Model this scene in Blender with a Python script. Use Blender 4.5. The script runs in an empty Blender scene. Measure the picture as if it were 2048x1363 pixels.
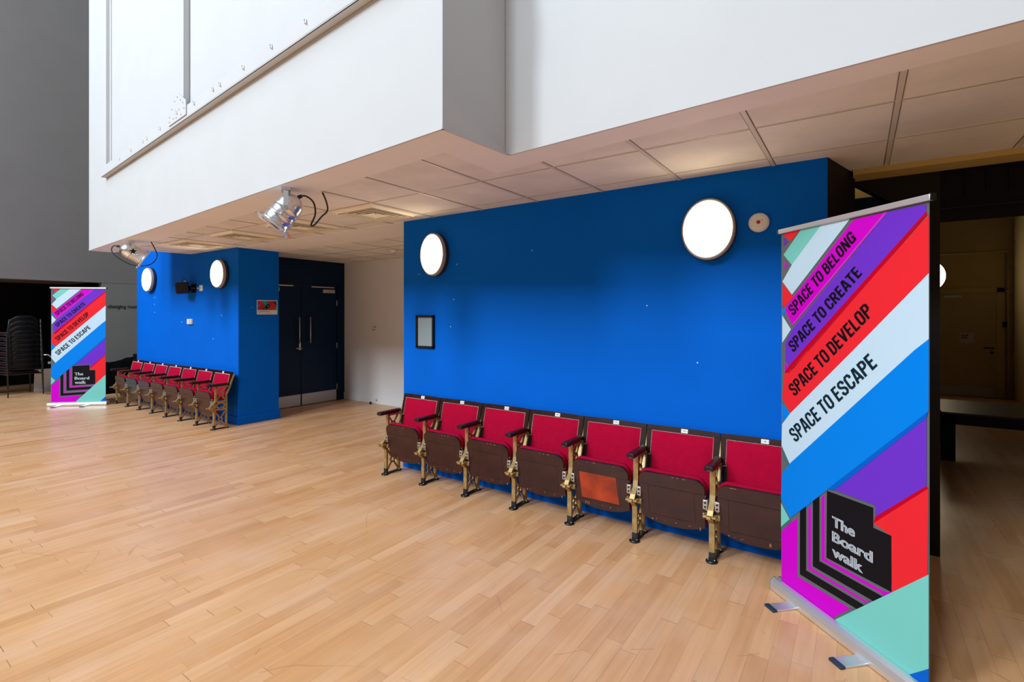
import bpy, bmesh, math, random
from mathutils import Vector, Matrix
from mathutils.geometry import tessellate_polygon
random.seed(7)
C = bpy.context.scene.collection
PI = math.pi

# ------------------------------------------------------------------ colours / materials
def lin(c):
    def f(v):
        v = v / 255.0
        return v / 12.92 if v <= 0.04045 else ((v + 0.055) / 1.055) ** 2.4
    return (f(c[0]), f(c[1]), f(c[2]), 1.0)

def raw(r, g, b): return (r, g, b, 1.0)

def mat(name, col, rough=0.6, metal=0.0, spec=0.5, noise=0.0, nscale=20.0, bump=0.0, bscale=200.0, coat=0.0, sheen=0.0):
    m = bpy.data.materials.new(name); m.use_nodes = True
    nt = m.node_tree; b = nt.nodes['Principled BSDF']
    b.inputs['Base Color'].default_value = col
    b.inputs['Roughness'].default_value = rough
    b.inputs['Metallic'].default_value = metal
    b.inputs['Specular IOR Level'].default_value = spec
    b.inputs['Coat Weight'].default_value = coat
    if sheen:
        b.inputs['Sheen Weight'].default_value = sheen
        b.inputs['Sheen Tint'].default_value = col
    tc = nt.nodes.new('ShaderNodeTexCoord')
    if noise:
        n = nt.nodes.new('ShaderNodeTexNoise'); n.inputs['Scale'].default_value = nscale; n.inputs['Detail'].default_value = 5
        nt.links.new(tc.outputs['Object'], n.inputs['Vector'])
        mr = nt.nodes.new('ShaderNodeMapRange')
        mr.inputs['From Min'].default_value = 0.25; mr.inputs['From Max'].default_value = 0.75
        mr.inputs['To Min'].default_value = 1 - noise; mr.inputs['To Max'].default_value = 1 + noise
        nt.links.new(n.outputs['Fac'], mr.inputs['Value'])
        mx = nt.nodes.new('ShaderNodeMix'); mx.data_type = 'RGBA'; mx.blend_type = 'MULTIPLY'
        mx.inputs['Factor'].default_value = 1.0
        mx.inputs['A'].default_value = col
        nt.links.new(mr.outputs['Result'], mx.inputs['B'])
        nt.links.new(mx.outputs['Result'], b.inputs['Base Color'])
    if bump:
        n2 = nt.nodes.new('ShaderNodeTexNoise'); n2.inputs['Scale'].default_value = bscale; n2.inputs['Detail'].default_value = 4
        nt.links.new(tc.outputs['Object'], n2.inputs['Vector'])
        bp = nt.nodes.new('ShaderNodeBump'); bp.inputs['Strength'].default_value = bump; bp.inputs['Distance'].default_value = 0.004
        nt.links.new(n2.outputs['Fac'], bp.inputs['Height'])
        nt.links.new(bp.outputs['Normal'], b.inputs['Normal'])
    return m

def emis(name, col, s):
    m = bpy.data.materials.new(name); m.use_nodes = True
    nt = m.node_tree; b = nt.nodes['Principled BSDF']
    b.inputs['Base Color'].default_value = raw(0.8, 0.8, 0.8)
    b.inputs['Emission Color'].default_value = col
    b.inputs['Emission Strength'].default_value = s
    return m

M = {}
M['white'] = mat('white_wall_paint', raw(0.535, 0.54, 0.545), 0.75, noise=0.02, nscale=3)
M['grey'] = mat('grey_wall_paint', raw(0.185, 0.172, 0.165), 0.7, noise=0.04, nscale=2)
M['grey2'] = mat('dull_grey_wall_paint', raw(0.185, 0.180, 0.165), 0.7, noise=0.04, nscale=2)
M['hall'] = mat('dark_hall_paint', raw(0.12, 0.12, 0.12), 0.8)
M['alcove'] = mat('pale_grey_wall_paint', raw(0.80, 0.80, 0.80), 0.6, noise=0.02, nscale=3)
M['blue'] = mat('blue_wall_paint', raw(0.0003, 0.128, 0.64), 0.6, spec=0.06, noise=0.04, nscale=2.5, bump=0.03, bscale=150)
M['doorblue'] = mat('navy_door_gloss', raw(0.0006, 0.014, 0.048), 0.35, spec=0.15)
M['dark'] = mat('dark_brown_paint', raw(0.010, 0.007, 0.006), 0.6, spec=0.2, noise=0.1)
M['lamplit_trim'] = mat('trim_painted_lamplight', raw(0.52, 0.36, 0.12), 0.6)  # yellow lamp light painted into the colour of the plaster trim
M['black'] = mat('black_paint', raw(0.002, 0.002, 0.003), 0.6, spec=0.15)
M['plaster'] = mat('white_soffit_plaster', raw(0.80, 0.78, 0.77), 0.8, noise=0.03, nscale=2)
M['tile'] = mat('ceiling_tile', raw(0.74, 0.71, 0.67), 0.9, noise=0.10, nscale=3.5, bump=0.25, bscale=260)
M['tbar'] = mat('ceiling_grid_bar', raw(0.62, 0.58, 0.52), 0.5)
M['joint'] = mat('dark_tile_joint', raw(0.20, 0.17, 0.14), 0.9)  # dark joints beside the ceiling grid bars
M['vent'] = mat('cream_vent_enamel', raw(0.90, 0.84, 0.68), 0.45)
M['wood'] = mat('dark_mahogany', raw(0.026, 0.007, 0.005), 0.24, spec=0.35, noise=0.35, nscale=14)
M['woodflap'] = mat('worn_mahogany', raw(0.038, 0.0095, 0.0080), 0.28, spec=0.4, noise=0.35, nscale=9)
M['woodgap'] = mat('dark_panel_groove', raw(0.008, 0.004, 0.003), 0.7)
M['orange'] = mat('orange_red_panel', raw(0.40, 0.040, 0.010), 0.45, noise=0.55, nscale=7)
M['scuff'] = mat('bare_wood_scuff', raw(0.36, 0.14, 0.06), 0.6)
M['velvet'] = mat('crimson_velvet', raw(0.42, 0.0012, 0.030), 0.9, spec=0.1, noise=0.10, nscale=25)
M['stud'] = mat('nickel_stud', raw(0.75, 0.70, 0.62), 0.3, metal=1.0)
M['brass'] = mat('old_gold_iron', raw(0.42, 0.275, 0.11), 0.42, metal=0.5, noise=0.3, nscale=30)
M['iron'] = mat('black_iron', raw(0.018, 0.020, 0.020), 0.3, metal=0.3)
M['steel'] = mat('worn_steel', raw(0.55, 0.54, 0.52), 0.35, metal=0.9)
M['chrome'] = mat('polished_aluminium', raw(0.80, 0.81, 0.83), 0.27, metal=1.0)
M['alu'] = mat('satin_aluminium', raw(0.74, 0.76, 0.79), 0.38, metal=0.8)
M['kick'] = mat('brushed_kick_plate', raw(0.42, 0.41, 0.40), 0.4, metal=0.7)
M['plate'] = mat('white_number_plate', raw(0.8, 0.8, 0.78), 0.4)
M['mark'] = mat('dark_plate_mark', raw(0.08, 0.08, 0.08), 0.5)
M['plastic'] = mat('white_plastic', raw(0.78, 0.78, 0.76), 0.4)
M['blackp'] = mat('black_plastic', raw(0.005, 0.005, 0.006), 0.4, spec=0.3)
M['cable'] = mat('black_cable', raw(0.012, 0.013, 0.014), 0.5)
M['navy'] = mat('navy_foot_cap', raw(0.010, 0.035, 0.06), 0.4)
M['cloth'] = mat('black_cloth', raw(0.002, 0.002, 0.0022), 0.95, spec=0.03)
M['chair'] = mat('black_chair_shell', raw(0.006, 0.006, 0.0065), 0.4, spec=0.3)
M['chairframe'] = mat('grey_black_tube', raw(0.03, 0.035, 0.04), 0.3, metal=0.4)
M['chairred'] = mat('maroon_seat_cloth', raw(0.05, 0.003, 0.008), 0.9)
M['rim'] = mat('lamp_rim_beige', raw(0.42, 0.38, 0.33), 0.45)
M['lampback'] = mat('lamp_gasket_dark', raw(0.03, 0.02, 0.015), 0.6)
M['glow'] = emis('lamp_diffuser_lit', raw(1.0, 0.80, 0.52), 8.0)
M['led'] = mat('red_lens', raw(0.5, 0.01, 0.01), 0.2)
M['glass'] = mat('framed_glass_sheet', raw(0.30, 0.38, 0.42), 0.12, spec=0.6)
M['beige'] = mat('beige_block_paint', raw(0.66, 0.53, 0.26), 0.6, noise=0.05, nscale=3)
M['beige2'] = mat('beige_door_paint', raw(0.58, 0.47, 0.23), 0.45, noise=0.04)
M['orangefoil'] = mat('orange_gel_tape', raw(0.7, 0.22, 0.04), 0.4)
M['paper'] = mat('white_paper', raw(0.72, 0.70, 0.70), 0.6)
M['ink'] = mat('black_ink', raw(0.006, 0.006, 0.008), 0.5, spec=0.1)
M['inkteal'] = mat('dark_teal_ink', raw(0.006, 0.022, 0.035), 0.5, spec=0.1)
M['greyink'] = mat('grey_print', raw(0.30, 0.30, 0.30), 0.6)
M['wordbrown'] = mat('dark_brown_vinyl', raw(0.045, 0.035, 0.032), 0.6)
M['winframe'] = mat('window_frame_grey', raw(0.3, 0.3, 0.3), 0.5)
BAN = {
 'g': (100, 106, 108), 'r': (240, 42, 52), 'dr': (196, 0, 40), 'p': (112, 52, 205), 'm': (212, 0, 208), 'w': (196, 224, 242),
 't': (122, 207, 198), 'b': (0, 132, 236), 'db': (0, 98, 205), 'k': (22, 20, 25), 'W': (226, 236, 246), 'pk': (200, 60, 200), 'dt': (72, 110, 116),
}
for k_, c_ in BAN.items():
    l = lin(c_)
    M['ban_' + k_] = mat('banner_print_' + {'g':'grey','r':'red','dr':'dark_red','p':'purple','m':'magenta','w':'pale_blue','t':'mint','b':'blue','db':'deep_blue','k':'black','W':'white','pk':'pink','dt':'slate'}[k_],
                         (l[0] * 0.90, l[1] * 0.88, l[2] * 0.86, 1), 0.5, spec=0.08)

def floor_material():
    m = bpy.data.materials.new('maple_strip_floor'); m.use_nodes = True
    nt = m.node_tree; N = nt.nodes; L = nt.links; b = N['Principled BSDF']
    tc = N.new('ShaderNodeTexCoord'); sp = N.new('ShaderNodeSeparateXYZ'); L.new(tc.outputs['Object'], sp.inputs[0])
    def mth(op, a, bb=None, c=None):
        n = N.new('ShaderNodeMath'); n.operation = op
        for i, v in enumerate((a, bb, c)):
            if v is None: continue
            if isinstance(v, (int, float)): n.inputs[i].default_value = v
            else: L.new(v, n.inputs[i])
        return n.outputs[0]
    xr = mth('DIVIDE', sp.outputs['X'], 0.083)
    row = mth('FLOOR', xr)
    wn = N.new('ShaderNodeTexWhiteNoise'); wn.noise_dimensions = '1D'; L.new(row, wn.inputs['W'])
    al = mth('ADD', mth('DIVIDE', sp.outputs['Y'], 0.72), mth('MULTIPLY', wn.outputs['Value'], 13.7))
    idx = mth('FLOOR', al)
    cb = N.new('ShaderNodeCombineXYZ'); L.new(row, cb.inputs[0]); L.new(idx, cb.inputs[1])
    w2 = N.new('ShaderNodeTexWhiteNoise'); w2.noise_dimensions = '2D'; L.new(cb.outputs[0], w2.inputs['Vector'])
    ramp = N.new('ShaderNodeValToRGB'); L.new(w2.outputs['Value'], ramp.inputs[0])
    e = ramp.color_ramp.elements
    e[0].position = 0.0; e[0].color = raw(0.60, 0.295, 0.125)
    e[1].position = 1.0; e[1].color = raw(0.76, 0.435, 0.23)
    for p, c in ((0.2, raw(0.66, 0.335, 0.148)), (0.55, raw(0.70, 0.370, 0.170)), (0.85, raw(0.715, 0.390, 0.19))):
        x = e.new(p); x.color = c
    # grain stretched along the boards
    mp = N.new('ShaderNodeMapping'); mp.inputs['Scale'].default_value = (38, 2.2, 1); L.new(tc.outputs['Object'], mp.inputs[0])
    off = N.new('ShaderNodeVectorMath'); off.operation = 'ADD'; L.new(mp.outputs[0], off.inputs[0]); L.new(w2.outputs['Color'], off.inputs[1])
    gn = N.new('ShaderNodeTexNoise'); gn.inputs['Scale'].default_value = 1.0; gn.inputs['Detail'].default_value = 5; L.new(off.outputs[0], gn.inputs['Vector'])
    gr = N.new('ShaderNodeMapRange'); gr.inputs['From Min'].default_value = 0.3; gr.inputs['From Max'].default_value = 0.7
    gr.inputs['To Min'].default_value = 0.90; gr.inputs['To Max'].default_value = 1.07; L.new(gn.outputs['Fac'], gr.inputs['Value'])
    mx = N.new('ShaderNodeMix'); mx.data_type = 'RGBA'; mx.blend_type = 'MULTIPLY'; mx.inputs['Factor'].default_value = 1
    L.new(ramp.outputs[0], mx.inputs['A']); L.new(gr.outputs[0], mx.inputs['B'])
    # pale worn patches
    wn2 = N.new('ShaderNodeTexNoise'); wn2.inputs['Scale'].default_value = 2.6; wn2.inputs['Detail'].default_value = 6; L.new(tc.outputs['Object'], wn2.inputs['Vector'])
    wr = N.new('ShaderNodeMapRange'); wr.inputs['From Min'].default_value = 0.45; wr.inputs['From Max'].default_value = 0.75
    wr.inputs['To Min'].default_value = 0.0; wr.inputs['To Max'].default_value = 0.42; L.new(wn2.outputs['Fac'], wr.inputs['Value'])
    m2 = N.new('ShaderNodeMix'); m2.data_type = 'RGBA'; L.new(wr.outputs[0], m2.inputs['Factor'])
    L.new(mx.outputs['Result'], m2.inputs['A']); m2.inputs['B'].default_value = raw(0.74, 0.475, 0.33)
    # joints: long seams and butt ends
    fx = mth('FRACT', xr); fy = mth('FRACT', al)
    sx = mth('LESS_THAN', mth('MINIMUM', fx, mth('SUBTRACT', 1.0, fx)), 0.011)
    sy = mth('LESS_THAN', mth('MINIMUM', fy, mth('SUBTRACT', 1.0, fy)), 0.0022)
    sn = N.new('ShaderNodeTexNoise'); sn.inputs['Scale'].default_value = 1.7; L.new(tc.outputs['Object'], sn.inputs['Vector'])
    sr = N.new('ShaderNodeMapRange'); sr.inputs['From Min'].default_value = 0.35; sr.inputs['From Max'].default_value = 0.65
    sr.inputs['To Min'].default_value = 0.10; sr.inputs['To Max'].default_value = 0.50; L.new(sn.outputs['Fac'], sr.inputs['Value'])
    ey = mth('MULTIPLY', sy, mth('MULTIPLY', w2.outputs['Value'], 0.9))
    seam = mth('MAXIMUM', mth('MULTIPLY', sx, sr.outputs[0]), ey)
    # fine scratches
    vo = N.new('ShaderNodeTexVoronoi'); vo.feature = 'DISTANCE_TO_EDGE'; vo.inputs['Scale'].default_value = 1.6
    dn = N.new('ShaderNodeTexNoise'); dn.inputs['Scale'].default_value = 1.2
    L.new(tc.outputs['Object'], dn.inputs['Vector'])
    dm = N.new('ShaderNodeMix'); dm.data_type = 'RGBA'; dm.inputs['Factor'].default_value = 0.35
    L.new(tc.outputs['Object'], dm.inputs['A']); L.new(dn.outputs['Color'], dm.inputs['B']); L.new(dm.outputs['Result'], vo.inputs['Vector'])
    sc = mth('MULTIPLY', mth('LESS_THAN', vo.outputs['Distance'], 0.0028), 0.22)
    gate = N.new('ShaderNodeTexNoise'); gate.inputs['Scale'].default_value = 3.1; L.new(tc.outputs['Object'], gate.inputs['Vector'])
    sc2 = mth('MULTIPLY', sc, mth('GREATER_THAN', gate.outputs['Fac'], 0.52))
    # small black flecks
    v2 = N.new('ShaderNodeTexVoronoi'); v2.inputs['Scale'].default_value = 2.3; L.new(tc.outputs['Object'], v2.inputs['Vector'])
    fl = mth('MULTIPLY', mth('LESS_THAN', v2.outputs['Distance'], 0.013), 0.7)
    allm = mth('MAXIMUM', seam, mth('MAXIMUM', sc2, fl))
    m3 = N.new('ShaderNodeMix'); m3.data_type = 'RGBA'; L.new(allm, m3.inputs['Factor'])
    L.new(m2.outputs['Result'], m3.inputs['A']); m3.inputs['B'].default_value = raw(0.10, 0.045, 0.02)
    L.new(m3.outputs['Result'], b.inputs['Base Color'])
    rr = N.new('ShaderNodeMapRange'); rr.inputs['To Min'].default_value = 0.24; rr.inputs['To Max'].default_value = 0.42
    L.new(wn2.outputs['Fac'], rr.inputs['Value']); L.new(rr.outputs[0], b.inputs['Roughness'])
    b.inputs['Specular IOR Level'].default_value = 0.5
    bp = N.new('ShaderNodeBump'); bp.inputs['Strength'].default_value = 0.15; bp.inputs['Distance'].default_value = 0.001
    L.new(mth('SUBTRACT', 1.0, seam), bp.inputs['Height']); L.new(bp.outputs[0], b.inputs['Normal'])
    return m
M['floor'] = floor_material()

# ------------------------------------------------------------------ mesh builder
class MB:
    def __init__(s): s.bm = bmesh.new(); s.mats = []
    def mi(s, m):
        if m not in s.mats: s.mats.append(m)
        return s.mats.index(m)
    def face(s, pts, m, smooth=False):
        vs = [s.bm.verts.new(p) for p in pts]
        f = s.bm.faces.new(vs); f.material_index = s.mi(m); f.smooth = smooth; return f
    def cap(s, vs, k, ref=None):                # fill a flat, possibly concave outline with triangles
        if len(vs) < 5:
            f = s.bm.faces.new(vs); f.material_index = k; return
        for t in tessellate_polygon([[v.co.copy() for v in vs]]):
            if len(set(t)) < 3: continue
            try: f = s.bm.faces.new([vs[i] for i in t]); f.material_index = k
            except ValueError: pass
    def poly(s, pts, m):                       # concave flat polygon
        vs = [s.bm.verts.new(p) for p in pts]; k = s.mi(m)
        for t in tessellate_polygon([[v.co.copy() for v in vs]]):
            if len(set(t)) < 3: continue
            f = s.bm.faces.new([vs[i] for i in t]); f.material_index = k
    def box(s, a, b, m, bev=0.0, T=None):
        x0, y0, z0 = a; x1, y1, z1 = b
        if x0 > x1: x0, x1 = x1, x0
        if y0 > y1: y0, y1 = y1, y0
        if z0 > z1: z0, z1 = z1, z0
        co = [(x0,y0,z0),(x1,y0,z0),(x1,y1,z0),(x0,y1,z0),(x0,y0,z1),(x1,y0,z1),(x1,y1,z1),(x0,y1,z1)]
        vs = [s.bm.verts.new(T @ Vector(c) if T else c) for c in co]
        fs = [s.bm.faces.new([vs[i] for i in q]) for q in ((3,2,1,0),(4,5,6,7),(0,1,5,4),(1,2,6,5),(2,3,7,6),(3,0,4,7))]
        k = s.mi(m)
        for f in fs: f.material_index = k
        if bev:
            es = list({e for f in fs for e in f.edges})
            r = bmesh.ops.bevel(s.bm, geom=es, offset=bev, segments=2, affect='EDGES', profile=0.6)
            for f in r['faces']: f.material_index = k; f.smooth = True
    def prism(s, pts, z0, z1, m, sides=None):  # vertical prism on a plan polygon (x, y)
        n = len(pts)
        a = sum(pts[i][0]*pts[(i+1)%n][1]-pts[(i+1)%n][0]*pts[i][1] for i in range(n))
        if a < 0: pts = pts[::-1]; sides = None if sides is None else {(n - 2 - i) % n: v for i, v in sides.items()}
        lo = [s.bm.verts.new((p[0], p[1], z0)) for p in pts]; hi = [s.bm.verts.new((p[0], p[1], z1)) for p in pts]
        s.cap(lo[::-1], s.mi(m)); s.cap(hi, s.mi(m))
        for i in range(n):
            j = (i + 1) % n
            f = s.bm.faces.new([lo[i], lo[j], hi[j], hi[i]])
            f.material_index = s.mi(sides[i] if sides and i in sides else m)
    def extr(s, pts, e, m, T=None, smooth=False):  # polygon of 3D points swept along vector e
        e = Vector(e); P = [Vector(p) for p in pts]; n = len(P)
        if T: P = [T @ p for p in P]; e = T.to_3x3() @ e
        lo = [s.bm.verts.new(p) for p in P]; hi = [s.bm.verts.new(p + e) for p in P]
        k = s.mi(m)
        s.cap(lo[::-1], k); s.cap(hi, k)
        fs = []
        for i in range(n):
            f = s.bm.faces.new([lo[i], lo[(i+1)%n], hi[(i+1)%n], hi[i]]); f.smooth = smooth; fs.append(f)
        for f in fs: f.material_index = k
    def lathe(s, prof, m, T=None, seg=24, sx=1.0, sy=1.0, mats=None):  # profile (r, z) about local z
        T = T or Matrix()
        rings = []
        for r, z in prof:
            if r < 1e-6: rings.append([s.bm.verts.new(T @ Vector((0, 0, z)))])
            else: rings.append([s.bm.verts.new(T @ Vector((r*sx*math.cos(2*PI*i/seg), r*sy*math.sin(2*PI*i/seg), z))) for i in range(seg)])
        for q in range(len(rings)-1):
            a, b = rings[q], rings[q+1]; k = s.mi(mats[q] if mats else m)
            for i in range(seg):
                j = (i+1) % seg
                if len(a) == 1 and len(b) == 1: continue
                if len(a) == 1: f = s.bm.faces.new([a[0], b[i], b[j]])
                elif len(b) == 1: f = s.bm.faces.new([a[i], a[j], b[0]])
                else: f = s.bm.faces.new([a[i], a[j], b[j], b[i]])
                f.material_index = k; f.smooth = True
    def tube(s, pts, r, m, seg=8, cap=True, closed=False):
        P = [Vector(p) for p in pts]; n = len(P); rings = []; up = None
        for i in range(n):
            if closed: d = P[(i+1)%n] - P[i-1]
            else: d = P[min(i+1, n-1)] - P[max(i-1, 0)]
            d.normalize()
            if up is None: up = d.orthogonal().normalized()
            up = (up - d*up.dot(d)).normalized(); w = d.cross(up)
            rr = r[i] if isinstance(r, (list, tuple)) else r
            rings.append([s.bm.verts.new(P[i] + (up*math.cos(2*PI*k/seg) + w*math.sin(2*PI*k/seg))*rr) for k in range(seg)])
        k = s.mi(m)
        for i in range(n if closed else n-1):
            a, b = rings[i], rings[(i+1)%n]
            for q in range(seg):
                f = s.bm.faces.new([a[q], a[(q+1)%seg], b[(q+1)%seg], b[q]]); f.material_index = k; f.smooth = True
        if cap and not closed:
            for rg in (rings[0][::-1], rings[-1]):
                f = s.bm.faces.new(rg); f.material_index = k
    def cyl(s, a, b, r, m, seg=16): s.tube([a, b], r, m, seg)
    def strip(s, pts, w, m, f3, e, closed=False):  # mitred 2D stroke -> extruded 3D bars; f3 maps (a,b) to 3D
        L, R = offset_line(pts, w, closed); n = len(pts)
        for i in range(n if closed else n-1):
            j = (i+1) % n
            s.extr([f3(*L[i]), f3(*R[i]), f3(*R[j]), f3(*L[j])], e, m)
    def build(s, name, parent=None, loc=None):
        bmesh.ops.recalc_face_normals(s.bm, faces=s.bm.faces[:]) if not getattr(s, 'keep', False) else None
        me = bpy.data.meshes.new(name); s.bm.to_mesh(me); s.bm.free()
        for m in s.mats: me.materials.append(m)
        o = bpy.data.objects.new(name, me); C.objects.link(o)
        if parent: o.parent = parent
        if loc: o.location = loc
        return o

def offset_line(pts, w, closed=False):
    n = len(pts); L = []; R = []; P = [Vector((p[0], p[1])) for p in pts]
    for i in range(n):
        if closed: a, b, c = P[i-1], P[i], P[(i+1)%n]
        else: a, b, c = P[max(i-1,0)], P[i], P[min(i+1,n-1)]
        d1 = (b-a); d2 = (c-b)
        if d1.length < 1e-9: d1 = d2
        if d2.length < 1e-9: d2 = d1
        d1 = d1.normalized(); d2 = d2.normalized()
        n1 = Vector((-d1.y, d1.x)); n2 = Vector((-d2.y, d2.x)); nm = (n1+n2)
        nm = nm.normalized() if nm.length > 1e-6 else n1
        k = w/2 / max(0.45, nm.dot(n1))
        L.append(tuple(b + nm*k)); R.append(tuple(b - nm*k))
    return L, R

def thing(name, label, cat, loc=(0,0,0), rz=0, group=None):
    o = bpy.data.objects.new(name, None); C.objects.link(o); o.empty_display_size = 0.1
    o.location = loc; o.rotation_euler = (0, 0, rz); o['label'] = label; o['category'] = cat
    if group: o['group'] = group
    return o
def tag(o, label, cat, group=None):
    o['label'] = label; o['category'] = cat
    if group: o['group'] = group
    return o
def struct(mb, name, parent=None):
    o = mb.build(name, parent)
    if parent is None: o['kind'] = 'structure'
    return o
def dup(root, loc, rz=None, label=None, group=None):
    r = root.copy(); C.objects.link(r); r.location = loc
    if rz is not None: r.rotation_euler = (0, 0, rz)
    if label: r['label'] = label
    if group: r['group'] = group
    for ch in list(root.children):
        c = ch.copy(); C.objects.link(c); c.parent = r
        for g in list(ch.children):
            d = g.copy(); C.objects.link(d); d.parent = c
    return r
def font_poly(mb, text, m, bold, f3, width=None, height=None):
    """built-in font -> mesh faces; f3 maps (x, y) to 3D; scaled to the given width / cap height"""
    cu = bpy.data.curves.new('tmp_text', 'FONT'); cu.body = text; cu.size = 1.0; cu.offset = bold; cu.resolution_u = 4
    cu.space_character = 1.0 + bold * 1.2
    ob = bpy.data.objects.new('tmp_text', cu); C.objects.link(ob)
    bpy.context.view_layer.update()
    me = bpy.data.meshes.new_from_object(ob.evaluated_get(bpy.context.evaluated_depsgraph_get()))
    xs = [v.co.x for v in me.vertices]; ys = [v.co.y for v in me.vertices]
    x0 = min(xs); kx = width/(max(xs)-x0) if width else 1; ky = height if height else kx
    vs = [mb.bm.verts.new(f3((v.co.x-x0)*kx, v.co.y*ky)) for v in me.vertices]
    k = mb.mi(m)
    for p in me.polygons:
        try:
            f = mb.bm.faces.new([vs[i] for i in p.vertices]); f.material_index = k
        except ValueError: pass
    bpy.data.objects.remove(ob); bpy.data.curves.remove(cu); bpy.data.meshes.remove(me)

# ------------------------------------------------------------------ the building
CEIL = 2.51
m_ = MB(); m_.box((-16.3, -12.6, -0.12), (6.2, 13.2, 0.0), M['floor']); struct(m_, 'floor')

# soffit: tiled ceiling with a plaster border; the white upper storey stands on it
F1 = (-9.344, 2.521); F2 = (-1.751, 1.904); F3 = (-1.714, 2.443); F4 = (4.2, 1.967)
G1 = (-9.328, 2.818); G2 = (-8.734, 2.885); G3 = (-8.66, 3.604)
plan = [F1, F2, F3, F4, (4.2, 4.2), (-0.02, 4.2), (-3.6, 4.2), (-3.6, 5.92), (-7.9, 5.92), (-7.9, 3.604), G3, G2, G1]
m_ = MB(); m_.prism(plan, CEIL, CEIL + 0.02, M['tile'])
struct(m_, 'ceiling')
# exposed grid bars and joints
m_ = MB()
zb = CEIL - 0.004
def front_y(x):      # inner edge of the plaster border
    return (2.702 - 0.0905*(x + 7.661)) if x < -2.001 else (2.71 - 0.1090*(x + 2.001))
xs = [-0.448 + 0.594*k for k in range(-14, 8)]
for x in xs:
    if x < -8.6: continue
    y0 = front_y(x) if x < 4.2 else 2.2
    y1 = 3.60 if x < -0.05 else 4.0
    w = 0.011
    m_.box((x - w, y0, zb), (x + w, y1, CEIL), M['tbar'])
    m_.box((x - w - 0.004, y0, zb + 0.0025), (x - w, y1, CEIL), M['joint'])
    m_.box((x + w, y0, zb + 0.0025), (x + w + 0.004, y1, CEIL), M['joint'])
for y in (2.825, 3.419):
    xl = -8.6 if y > 2.9 else -8.7
    for a, b in ((xl, 4.1),):
        m_.box((a, y - 0.004, zb + 0.002), (b, y + 0.004, CEIL), M['joint'])
        m_.box((a, y - 0.012, zb + 0.001), (b, y - 0.005, CEIL), M['tbar'])
for x in (-7.3, -6.7, -6.1, -5.5, -4.9, -4.3): m_.box((x - .004, 4.2, zb + .002), (x + .004, 5.87, CEIL), M['joint'])
for y in (4.8, 5.4): m_.box((-7.84, y - .004, zb + .002), (-3.9, y + .004, CEIL), M['joint'])
struct(m_, 'ceiling.001')
# plaster borders, set just under the tiles
m_ = MB()
zt = CEIL - 0.006
inner = [(-8.66, 2.80), (-7.661, 2.701), (-4.686, 2.457), (-3.13, 2.302), (-2.002, 2.188), (-2.001, 2.71), (-1.042, 2.601), (0.144, 2.476), (4.2, 2.05)]
m_.prism([F1, F2, F3, F4] + inner[::-1] + [(-8.734, 2.86), G1], zt, CEIL + 0.001, M['plaster'])
struct(m_, 'trim_1')
m_ = MB(); m_.prism([(-7.183, 3.60), (-3.7, 3.60), (-3.7, 4.23), (-7.183, 4.20)], zt, CEIL + 0.001, M['plaster']); struct(m_, 'trim_2')
m_ = MB(); m_.prism([(-0.03, 4.0), (3.6, 4.0), (3.6, 4.2), (-0.03, 4.2)], zt - 0.03, CEIL + 0.001, M['lamplit_trim']); struct(m_, 'trim_3')
# white upper storey
m_ = MB()
zu = CEIL + 0.02
m_.prism([F1, F2, F3, (-1.60, 6.2), (-8.66, 6.2), (-8.66, 3.62), G2, G1], zu, 16.0, M['white'])
m_.prism([F3, F4, (4.2, 4.31), (-0.6, 4.31), (-0.6, 6.2), (-1.60, 6.2)], zu, 16.0, M['white'])
cove = [(F3[0] + 0.035*(1 - math.sin(k/6*PI/2)), F3[1] - 0.035*(1 - math.cos(k/6*PI/2))) for k in range(7)]
for a, b in zip(cove[:-1], cove[1:]):                 # coved inner corner between the two white faces
    m_.face([(a[0], a[1], zu - .026), (b[0], b[1], zu - .026), (b[0], b[1], 16), (a[0], a[1], 16)], M['white'], True)
for a, b in ((F1, F2), (F2, F3), (F3, F4), (G1, F1)):
    d = Vector((b[0]-a[0], b[1]-a[1])).normalized(); n_ = Vector((-d.y, d.x))*.012
    o_ = n_/6
    m_.prism([(a[0] - o_.x, a[1] - o_.y), (b[0] - o_.x, b[1] - o_.y), (b[0] + n_.x, b[1] + n_.y), (a[0] + n_.x, a[1] + n_.y)], CEIL - 0.007, zu, M['white'])
struct(m_, 'wall_upper')

# blue walls
WY = 3.593
m_ = MB()
pl = [(-3.84, WY), (-0.155, WY), (-0.02, 4.12), (-3.84, 4.12)]
m_.prism(pl, 0, CEIL, M['blue'], sides={1: M['dark'], 2: M['dark']})
for x, z in ((-3.30, 1.96), (-3.12, 2.03), (-3.62, 1.96), (-3.16, 1.70), (-1.28, 1.62), (-3.20, 1.44), (-2.28, 2.10), (-0.92, 1.22)):
    m_.box((x - .004, WY - .001, z - .004), (x + .004, WY + .001, z + .005), M['paper'])
struct(m_, 'wall_back_right')
m_ = MB()
m_.box((-10.80, 3.604, 0), (-7.183, 4.20, CEIL), M['blue'])
m_.box((-10.80, 3.604, CEIL), (-8.70, 4.20, 4.6), M['blue'])
for x, z in ((-10.02, 1.86), (-10.03, 1.74), (-8.97, 1.44), (-7.92, 1.20), (-7.67, 1.55), (-10.02, 1.60)):
    m_.box((x - .008, 3.603, z - .006), (x + .008, 3.605, z + .006), M['paper'])
m_.box((-7.184, 3.79, 1.66), (-7.182, 3.798, 1.668), M['paper'])
struct(m_, 'wall_back_left')
m_ = MB()
m_.box((-10.81, 3.59, 0), (-7.17, 3.603, 0.115), M['blue'], 0.003)
m_.box((-7.183, 3.59, 0), (-7.168, 4.22, 0.115), M['blue'], 0.003)
struct(m_, 'baseboard_left')
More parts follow.
